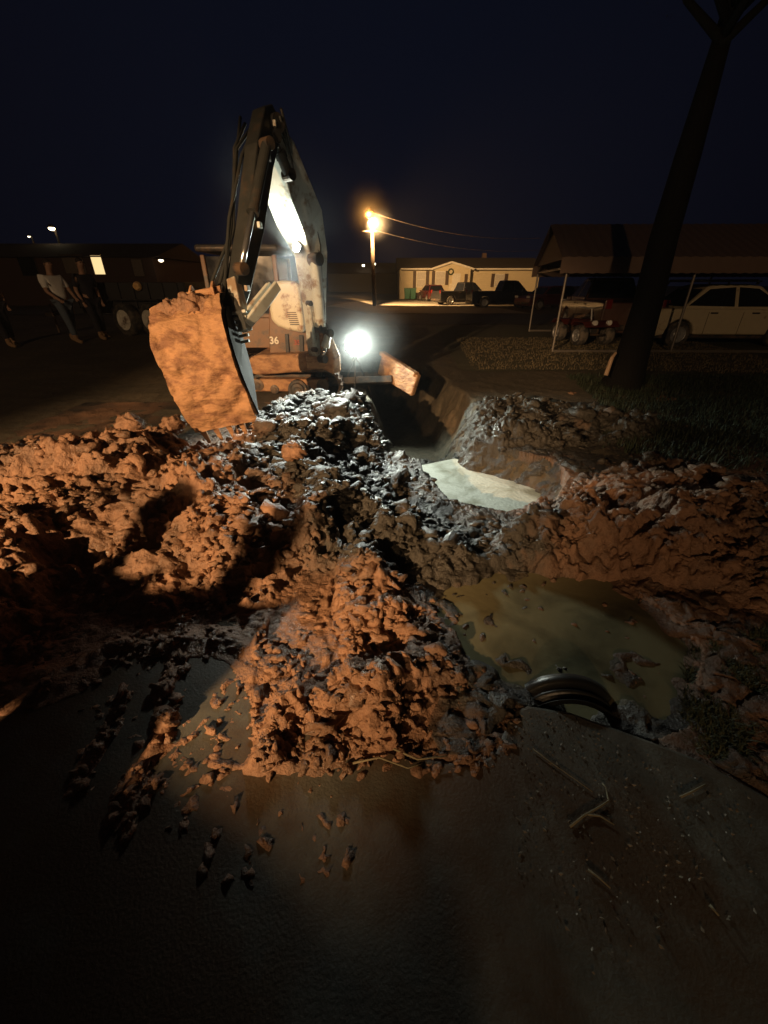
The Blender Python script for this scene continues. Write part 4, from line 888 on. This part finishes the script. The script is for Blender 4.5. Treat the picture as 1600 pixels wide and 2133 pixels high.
# bare winter tree, a few leaves left
leaves('foliage', tips, .2, 250, .03, M_leaf, TR)
b = MW(); b.tube([P(1262, 782, 7.2), P(1275, 745, 7.25), P(1283, 735, 7.3)], [.035, .03, .02], 8); tag(b.build('wooden_stake', mat('pale_stick', (.40, .27, .17), .8, bump=.3)), 'short pale stick leaning at the foot of the dark tree', 'stick')

# ------------------------------------------------------------------ dump trailer at left
M_tr = mat('trailer_black', (.018, .018, .022), .5, .2, bump=.1)
yt = 12.2; gz = .36
TRL = empty('dump_trailer', (P(300, 690, yt).x, yt, gz), label='black tandem axle trailer with white rims behind the walking men', cat='trailer')
xa, xb = P(265, 660, yt).x, P(316, 655, yt).x
def tl(px): return P(px, 620, yt).x
b = MW(); x0, x1 = tl(140), tl(385); b.box(((x0 + x1) / 2, yt + 1.0, gz + .62), (x1 - x0, 1.8, .14)); b.build('chassis', M_tr, TRL, bevel=.02)
b = MW(); th = .05
for (cc, dd) in ((((x0 + x1) / 2, yt + .12, gz + .98), (x1 - x0, th, .60)), (((x0 + x1) / 2, yt + 1.9, gz + .98), (x1 - x0, th, .60)), ((x0, yt + 1.0, gz + .98), (th, 1.75, .60)), ((x1, yt + 1.0, gz + .98), (th, 1.75, .60))): b.box(cc, dd)
for i in range(8): b.box((x0 + (x1 - x0) * (i + .5) / 8, yt + .07, gz + .98), (.06, .06, .60))
b.each('side_board', M_tr, TRL, bevel=.01)
for x in (xa, xb): w_ = wheel(None, x - TRL.location.x, 0, .40, .40, .26, M_whrim, -1, TRL); w_.rotation_euler = (0, 0, R(-24))
b = MW(); b.loft([(xa - .5, yt - .02, gz + .6), (xa - .3, yt - .02, gz + .88), (xb + .3, yt - .02, gz + .88), (xb + .5, yt - .02, gz + .6)], [.3] * 4, [.02] * 4, side=(0, 1, 0)); b.build('mudguard', M_tr, TRL)
b = MW(); b.beam((x0, yt + 1.0, gz + .6), (x0 - 1.3, yt + .8, gz + .5), .1, .1); b.tube([(x0 - 1.1, yt + .8, gz), (x0 - 1.1, yt + .8, gz + .75)], .03); b.each('drawbar', M_dark, TRL)
c = P(285, 596, yt); b = MW(); b.lathe([(.001, -.08), (.08, -.07), (.11, .0), (.1, .04)], (c.x, yt + .02, c.z), (0, 1, 0), 20); b.build('marker_lamp', mat('amber_lens', (.8, .5, .2), .3), TRL)

# ------------------------------------------------------------------ people
M_skin = mat('skin', (.42, .25, .17), .6, var=.1); M_jeans = mat('blue_jeans', (.10, .13, .17), .9, bump=.2); M_shirt = mat('white_shirt', (.85, .82, .76), .9, bump=.15, bscale=12); M_dshirt = mat('navy_jacket', (.018, .018, .028), .9); M_rshirt = mat('red_shirt', (.28, .05, .03), .9); M_boot = mat('tan_boot', (.30, .19, .10), .8, bump=.3); M_hair = mat('dark_hair', (.03, .02, .015), .8)
def skin(name, V, E, m, parent, sub=2):
    me = bpy.data.meshes.new(name); me.from_pydata([v[0] for v in V], E, []); me.materials.append(m)
    o = bpy.data.objects.new(name, me); COL.objects.link(o); o.parent = parent
    md = o.modifiers.new('skin', 'SKIN'); md.use_smooth_shade = True
    for i, v in enumerate(V):
        r_ = v[1]; me.skin_vertices[0].data[i].radius = (r_, r_) if not isinstance(r_, tuple) else r_
    me.skin_vertices[0].data[0].use_root = True
    sb = o.modifiers.new('sub', 'SUBSURF'); sb.levels = sub; sb.render_levels = sub; return o
def person(loc, rz, J, label, shirt, trousers, hat=False):
    "J: joints in metres, person faces +x"
    e = empty('person', loc, rz, label=label, cat='person')
    names = ['pelvis', 'chest', 'neck', 'head', 'sl', 'el', 'wl', 'sr', 'er', 'wr', 'hl', 'kl', 'al', 'hr', 'kr', 'ar']
    I = {n_: i for i, n_ in enumerate(names)}
    rad = dict(pelvis=.12, chest=.13, neck=.055, head=.07, sl=.065, el=.045, wl=.03, sr=.065, er=.045, wr=.03, hl=.085, kl=.058, al=.04, hr=.085, kr=.058, ar=.04)
    V = [(J[n_], rad[n_]) for n_ in names]; E = [(I[a], I[b_]) for a, b_ in (('pelvis', 'chest'), ('chest', 'neck'), ('neck', 'head'), ('chest', 'sl'), ('sl', 'el'), ('el', 'wl'), ('chest', 'sr'), ('sr', 'er'), ('er', 'wr'), ('pelvis', 'hl'), ('hl', 'kl'), ('kl', 'al'), ('pelvis', 'hr'), ('hr', 'kr'), ('kr', 'ar'))]
    hd = Vector(J['head']); up = (hd - Vector(J['neck'])).normalized()
    V += [(tuple(hd + up * .07 + Vector((.01, 0, 0))), .088), (tuple(hd + up * .15), .07)]; k = len(V); E += [(3, k - 2), (k - 2, k - 1)]
    # hands with fingers, feet
    for wn, en in (('wl', 'el'), ('wr', 'er')):
        w_ = Vector(J[wn]); d = (w_ - Vector(J[en])).normalized(); s_ = d.orthogonal().normalized(); pm = w_ + d * .06; V.append((tuple(pm), (.034, .018))); pi = len(V) - 1; E.append((I[wn], pi))
        for f in range(4):
            a = pm + d * .04 + s_ * (f - 1.5) * .018; t_ = a + d * (.05 - .006 * abs(f - 1.5)) + Vector((.012, 0, 0)); V += [(tuple(a), .010), (tuple(t_), .008)]; E += [(pi, len(V) - 2), (len(V) - 2, len(V) - 1)]
        a = pm + s_ * .04; V.append((tuple(a + d * .02), .011)); E.append((pi, len(V) - 1))
    for an in ('al', 'ar'):
        a = Vector(J[an]); V.append((tuple(a + Vector((.12, 0, -.05))), .035)); E.append((I[an], len(V) - 1))
    skin('body', V, E, M_skin, e)
    n_ = hd + up * .07
    b = MB(); b.add([n_ + Vector((.085, -.014, -.01)), n_ + Vector((.085, .014, -.01)), n_ + Vector((.088, 0, .04)), n_ + Vector((.118, 0, -.008))], [(0, 1, 3), (1, 2, 3), (2, 0, 3)]); b.build('nose', M_skin, e, smooth=True)
    for s_ in (-1, 1): b = MB(); b.lathe([(.001, .012), (.011, .004), (.001, -.008)], n_ + Vector((.082, s_ * .032, .03)), (1, 0, 0), 10); b.build('eye', M_glass, e); b = MB(); b.lathe([(.001, .01), (.028, .004), (.001, -.008)], n_ + Vector((0, s_ * .09, .01)), (0, 1, 0), 12); b.build('ear', M_skin, e, smooth=True)
    skin('hair', [(tuple(n_ + Vector((-.03, 0, .0))), .085), (tuple(n_ + up * .075 + Vector((-.02, 0, 0))), .088), (tuple(n_ + up * .095 + Vector((.03, 0, 0))), .06)], [(0, 1), (1, 2)], M_hair, e)
    g = lambda n2, dr=0: Vector(J[n2])
    ch, pv = g('chest'), g('pelvis')
    skin('shirt', [(tuple(pv + Vector((0, 0, -.06))), (.17, .14)), (tuple(pv.lerp(ch, .5)), (.16, .13)), (tuple(ch), (.17, .145)), (tuple(ch.lerp(g('neck'), .6)), .09), (J['sl'], .085), (tuple(g('sl').lerp(g('el'), .85)), .068), (J['sr'], .085), (tuple(g('sr').lerp(g('er'), .85)), .068)], [(0, 1), (1, 2), (2, 3), (2, 4), (4, 5), (2, 6), (6, 7)], shirt, e)
    skin('trousers', [(tuple(pv), .145), (J['hl'], .108), (J['kl'], .082), (tuple(g('kl').lerp(g('al'), .8)), .068), (J['hr'], .108), (J['kr'], .082), (tuple(g('kr').lerp(g('ar'), .8)), .068)], [(0, 1), (1, 2), (2, 3), (0, 4), (4, 5), (5, 6)], trousers, e)
    for an in ('al', 'ar'):
        a = g(an); skin('boot', [(tuple(a + Vector((-.005, 0, .10))), .062), (tuple(a + Vector((-.01, 0, -.02))), .058), (tuple(a + Vector((.08, 0, -.045))), .048), (tuple(a + Vector((.17, 0, -.055))), .042)], [(0, 1), (1, 2), (2, 3)], M_boot, e)
    return e
walk = dict(pelvis=(0, 0, .95), chest=(-.10, 0, 1.33), neck=(-.12, 0, 1.53), head=(-.09, 0, 1.63), sl=(-.11, .2, 1.43), el=(.0, .27, 1.16), wl=(.2, .2, 1.02), sr=(-.11, -.2, 1.43), er=(-.02, -.28, 1.15), wr=(.18, -.22, 1.0), hl=(0, .1, .88), kl=(-.05, .1, .48), al=(-.2, .1, .11), hr=(0, -.1, .88), kr=(.14, -.11, .48), ar=(.22, -.11, .10))
stand = dict(walk); stand.update(pelvis=(0, 0, .95), chest=(0, 0, 1.33), neck=(.01, 0, 1.53), head=(.03, 0, 1.63), sl=(0, .2, 1.43), el=(-.02, .26, 1.14), wl=(.08, .24, .9), sr=(0, -.2, 1.43), er=(-.02, -.26, 1.14), wr=(.08, -.24, .9), kl=(.03, .11, .48), al=(.0, .12, .10), kr=(.12, -.12, .48), ar=(.22, -.13, .10))
c = P(158, 712, 11.2); person((c.x, 11.2, .30), R(-20), walk, 'man in white shirt and jeans with tan boots walking at far left', M_shirt, M_jeans)
c = P(205, 700, 11.6); person((c.x, 11.7, .33), R(-25), stand, 'man in dark jacket beside the trailer wheels, right of the white shirt', M_dshirt, M_dshirt)
c = P(22, 700, 10.6); person((c.x - .12, 10.6, .28), R(-15), stand, 'man in red shirt cut off by the left edge of the photo', M_rshirt, M_dshirt)
# unseen figures, added only to cast shade across the left clay
person((-3.05, -.97, 0), R(90), stand, 'unseen figure in dark jacket added behind the camera to cast shade, the left one of two', M_dshirt, M_jeans)
person((-2.62, -1.12, 0), R(75), stand, 'unseen figure in grey shirt added behind the camera to cast shade, the right one of two', M_body, M_jeans)
car('pickup_truck', (3.4, -3.5, 0), R(3), 5.6, 1.95, 2.0, M_black, PK, PKG, 'unseen black pickup added behind the camera to shade the foreground', 'pickup', r=.4)  # unseen blocker, added to keep the far fill light off the slab
car('parked_car', (-2.22, -4.07, 0), R(-40), 5.2, 2.0, 1.95, M_navy, SUV, SUVG, 'unseen tall dark blue car added aslant behind the camera to shade the foreground', 'car', r=.38)  # unseen blocker, added to keep the flood lamp off the near ground
def halo_mist(loc, rad, dens, wht):  # volume balls added round the lamps to give them halos
    b = MB(); b.lathe([(.001, -1)] + [(math.sin(math.pi * i / 14), -math.cos(math.pi * i / 14)) for i in range(1, 14)] + [(.001, 1)], (0, 0, 0), (0, 0, 1), 24)
    m = bpy.data.materials.new('halo_mist_' + wht); m.use_nodes = True; n = m.node_tree.nodes; l = m.node_tree.links; n.remove(n['Principled BSDF'])
    v = n.new('ShaderNodeVolumePrincipled'); v.inputs['Color'].default_value = (.9, .93, .95, 1); v.inputs['Anisotropy'].default_value = .2
    tc = n.new('ShaderNodeTexCoord'); ln = n.new('ShaderNodeVectorMath'); ln.operation = 'LENGTH'; l.new(tc.outputs['Object'], ln.inputs[0])
    nz = n.new('ShaderNodeTexNoise'); nz.inputs['Scale'].default_value = 2.2; nz.inputs['Detail'].default_value = 3; l.new(tc.outputs['Object'], nz.inputs['Vector'])
    mr = n.new('ShaderNodeMapRange'); mr.inputs[1].default_value = .15; mr.inputs[2].default_value = 1; mr.inputs[3].default_value = dens; mr.inputs[4].default_value = 0; l.new(ln.outputs['Value'], mr.inputs[0])
    mu = n.new('ShaderNodeMath'); mu.operation = 'MULTIPLY'; m2 = n.new('ShaderNodeMath'); m2.operation = 'POWER'; l.new(mr.outputs[0], m2.inputs[0]); m2.inputs[1].default_value = 2.0; mr.inputs[3].default_value = 1; m3 = n.new('ShaderNodeMath'); m3.operation = 'MULTIPLY'; m3.inputs[1].default_value = dens * 1.8; l.new(m2.outputs[0], m3.inputs[0]); l.new(m3.outputs[0], mu.inputs[0]); l.new(nz.outputs['Fac'], mu.inputs[1]); l.new(mu.outputs[0], v.inputs['Density']); l.new(v.outputs[0], n['Material Output'].inputs['Volume'])
    b.f = [f[::-1] for f in b.f]; o = b.build('halo_mist', m); o.location = loc; o.scale = rad; o['kind'] = 'stuff'
halo_mist((-1.35, 6.7, 2.1), (1.3, 1.3, 1.7), .15, 'exhaust')
halo_mist(LAMP_A + Vector((0, -.1, .25)), (1.1, 1.0, .85), .4, 'ground')
halo_mist(LB, (2.2, 2.2, 2.2), .15, 'lamp')
hz = MB(); hz.box((20, 60, 28), (260, 240, 66)); HZ = hz.build('haze', None); HZ['kind'] = 'stuff'; HZ.data.materials.clear()
hm = bpy.data.materials.new('night_haze'); hm.use_nodes = True; hn = hm.node_tree; hn.nodes.remove(hn.nodes['Principled BSDF'])
pv_ = hn.nodes.new('ShaderNodeVolumePrincipled'); pv_.inputs['Density'].default_value = .0007; pv_.inputs['Color'].default_value = (.9, .92, .95, 1); pv_.inputs['Anisotropy'].default_value = .3
hn.links.new(pv_.outputs[0], hn.nodes['Material Output'].inputs['Volume']); HZ.data.materials.append(hm)

# ------------------------------------------------------------------ culvert pipe
M_pipe = mat('black_pipe_plastic', (.02, .021, .02), .35, bump=.1, var=.2)
pc = Vector((G(1192, 1475)[0], G(1192, 1475)[1] - .095, -.150)); PI_ = empty('culvert_pipe', (pc.x, pc.y, 0), label='end of a black corrugated pipe half buried at the concrete edge beside the green puddle', cat='pipe')
b = MW(); dr = Vector((.12, 1, 0)).normalized(); pr = []
for i in range(8): pr.append((.195 + .015 * math.cos(i * 1.05), .09 + i * .0085))
pr += [(.216, .172), (.224, .18), (.224, .215), (.206, .215), (.185, .19), (.183, .09)]
b.lathe(pr, pc, dr, 64); b.build('pipe_wall', M_pipe, PI_, smooth=True)
# ------------------------------------------------------------------ litter, grass
def blades(name, region, n, hmin, hmax, m, zf, seed=1, wdt=.006, lean=.5):
    rng = np.random.RandomState(seed); xs_ = [p_[0] for p_ in region]; ys_ = [p_[1] for p_ in region]
    X = rng.uniform(min(xs_), max(xs_), n * 3); Y = rng.uniform(min(ys_), max(ys_), n * 3); k = (sdf(region, X, Y) > 0) & (fbm(X * 3, Y * 3, 55, 2) > -.45); X, Y = X[k][:n], Y[k][:n]; Z = zf(X, Y)
    b = MW()
    for x, y, z in zip(X, Y, Z):
        a = rng.uniform(0, 6.28); h = rng.uniform(hmin, hmax); l_ = rng.uniform(.1, lean) * h; dx, dy = math.cos(a), math.sin(a); w_ = wdt * rng.uniform(.6, 1.4)
        b.add([(x - dy * w_, y + dx * w_, z), (x + dy * w_, y - dx * w_, z), (x + dx * l_ * .4 + dy * w_ * .7, y + dy * l_ * .4 - dx * w_ * .7, z + h * .6), (x + dx * l_ * .4 - dy * w_ * .7, y + dy * l_ * .4 + dx * w_ * .7, z + h * .6), (x + dx * l_, y + dy * l_, z + h)], [(0, 1, 2, 3), (3, 2, 4)])
    o = b.build(name, m); tag(o, kind='stuff'); return o
M_grass = mat('wet_grass', (.075, .08, .035), .6, var=.5, scale=6); M_dgrass = mat('dark_grass', (.022, .032, .014), .7, var=.4, scale=4)
def mgz(X, Y):
    h, e, c = mound_z(X, Y); return np.maximum(np.maximum(h, c), ground_z(X, Y)) - .005
blades('grass', gp([(1440, 1350), (1420, 1480), (1440, 1560), (1600, 1640), (1850, 1760), (1900, 1350), (1650, 1300)]), 24000, .010, .038, M_grass, ground_z, 2, .0035, 1.8)
blades('grass', [(2.4, 4.3), (3.1, 3.9), (4.4, 3.2), (8, 3.0), (9, 8.5), (3.6, 8.5), (3.3, 6.4)], 26000, .03, .10, M_dgrass, ground_z, 3, .006, 1.0)
blades('lawn_grass', [(1.9, 9.2), (9, 8.6), (10, 15), (2.4, 15)], 14000, .03, .07, mat('dry_grass', (.14, .11, .06), .8, var=.4), ground_z, 4, .01, 1.0)
# leaf litter on the concrete
M_litter = mat('dead_leaf', (.15, .12, .08), .6, var=.5, scale=30)
rng = random.Random(12); b = MW(); poly = gp([(1060, 1490), (1150, 1480), (1560, 1660), (1600, 1900), (1250, 2050), (1060, 1800)], .02); px_ = [q[0] for q in poly]; py_ = [q[1] for q in poly]; cnt = 0
for i in range(1500):
    x, y = rng.uniform(min(px_), max(px_)), rng.uniform(min(py_), max(py_))
    if sdf(poly, np.array([x]), np.array([y]))[0] < 0 or rng.random() > .25 + .75 * (y - min(py_)) / (max(py_) - min(py_)): continue
    s = rng.choice((.003, .004, .004, .006, .008)); a = rng.uniform(0, 6.28); dx, dy = math.cos(a) * s, math.sin(a) * s; t_ = rng.uniform(0, .5) * s
    b.add([(x - dx, y - dy, .021 + t_), (x + dy * .5, y - dx * .5, .020), (x + dx, y + dy, .022 + t_ * 1.5), (x - dy * .5, y + dx * .5, .024)], [(0, 1, 2, 3)]); cnt += 1
    if cnt > 420: break
tag(b.build('leaf_litter', M_litter), kind='stuff')
M_twig = mat('twig_bark', (.20, .17, .10), .8, bump=.3)
def twig(pts, r, lb, cat='twig', z=.026):
    b = MW(); q = [Vector((*G(a, c_, z), z)) for a, c_ in pts]; b.tube(q, [r * (1 - .5 * i / len(q)) for i in range(len(q))], 7); return b
b = twig([(1188, 1722), (1215, 1700), (1250, 1680), (1268, 1668), (1262, 1640), (1255, 1632)], .004, ''); q = [Vector((*G(a, c_, .026), .026)) for a, c_ in ((1225, 1697), (1250, 1700), (1280, 1718))]; b.tube(q, [.0035, .003, .0015], 7)
tag(b.build('fallen_twig', M_twig, smooth=True), 'forked twig lying on the concrete below the culvert pipe', 'twig', 'twigs on the concrete')
tag(twig([(1418, 1660), (1440, 1650), (1470, 1634)], .004, '').build('fallen_twig', M_twig, smooth=True), 'short pale twig near the right edge of the concrete', 'twig', 'twigs on the concrete')
tag(twig([(1110, 1560), (1150, 1590), (1200, 1625), (1235, 1650)], .002, '').build('fallen_twig', M_twig, smooth=True), 'long thin stem running down the concrete toward the forked twig', 'twig', 'twigs on the concrete')
tag(twig([(1225, 1812), (1250, 1830), (1272, 1850)], .0035, '').build('fallen_twig', M_twig, smooth=True), 'dark twig low on the concrete, below the forked twig', 'twig', 'twigs on the concrete')
tag(twig([(1478, 1885), (1490, 1898), (1498, 1908)], .004, '').build('fallen_twig', M_twig, smooth=True), 'stubby twig at the lower right of the concrete', 'twig', 'twigs on the concrete')
tag(twig([(735, 1590), (790, 1578), (850, 1600), (880, 1590)], .004, '', z=.04).build('fallen_twig', M_twig, smooth=True), 'bent root lying at the foot of the front clay lobe', 'root', 'roots in the mud')
tag(twig([(820, 1560), (870, 1582), (930, 1575)], .004, '', z=.04).build('fallen_twig', M_twig, smooth=True), 'thin root to the right of the bent root at the clay lobe', 'root', 'roots in the mud')
for o in bpy.data.objects:
    if o.type == 'LIGHT': pass
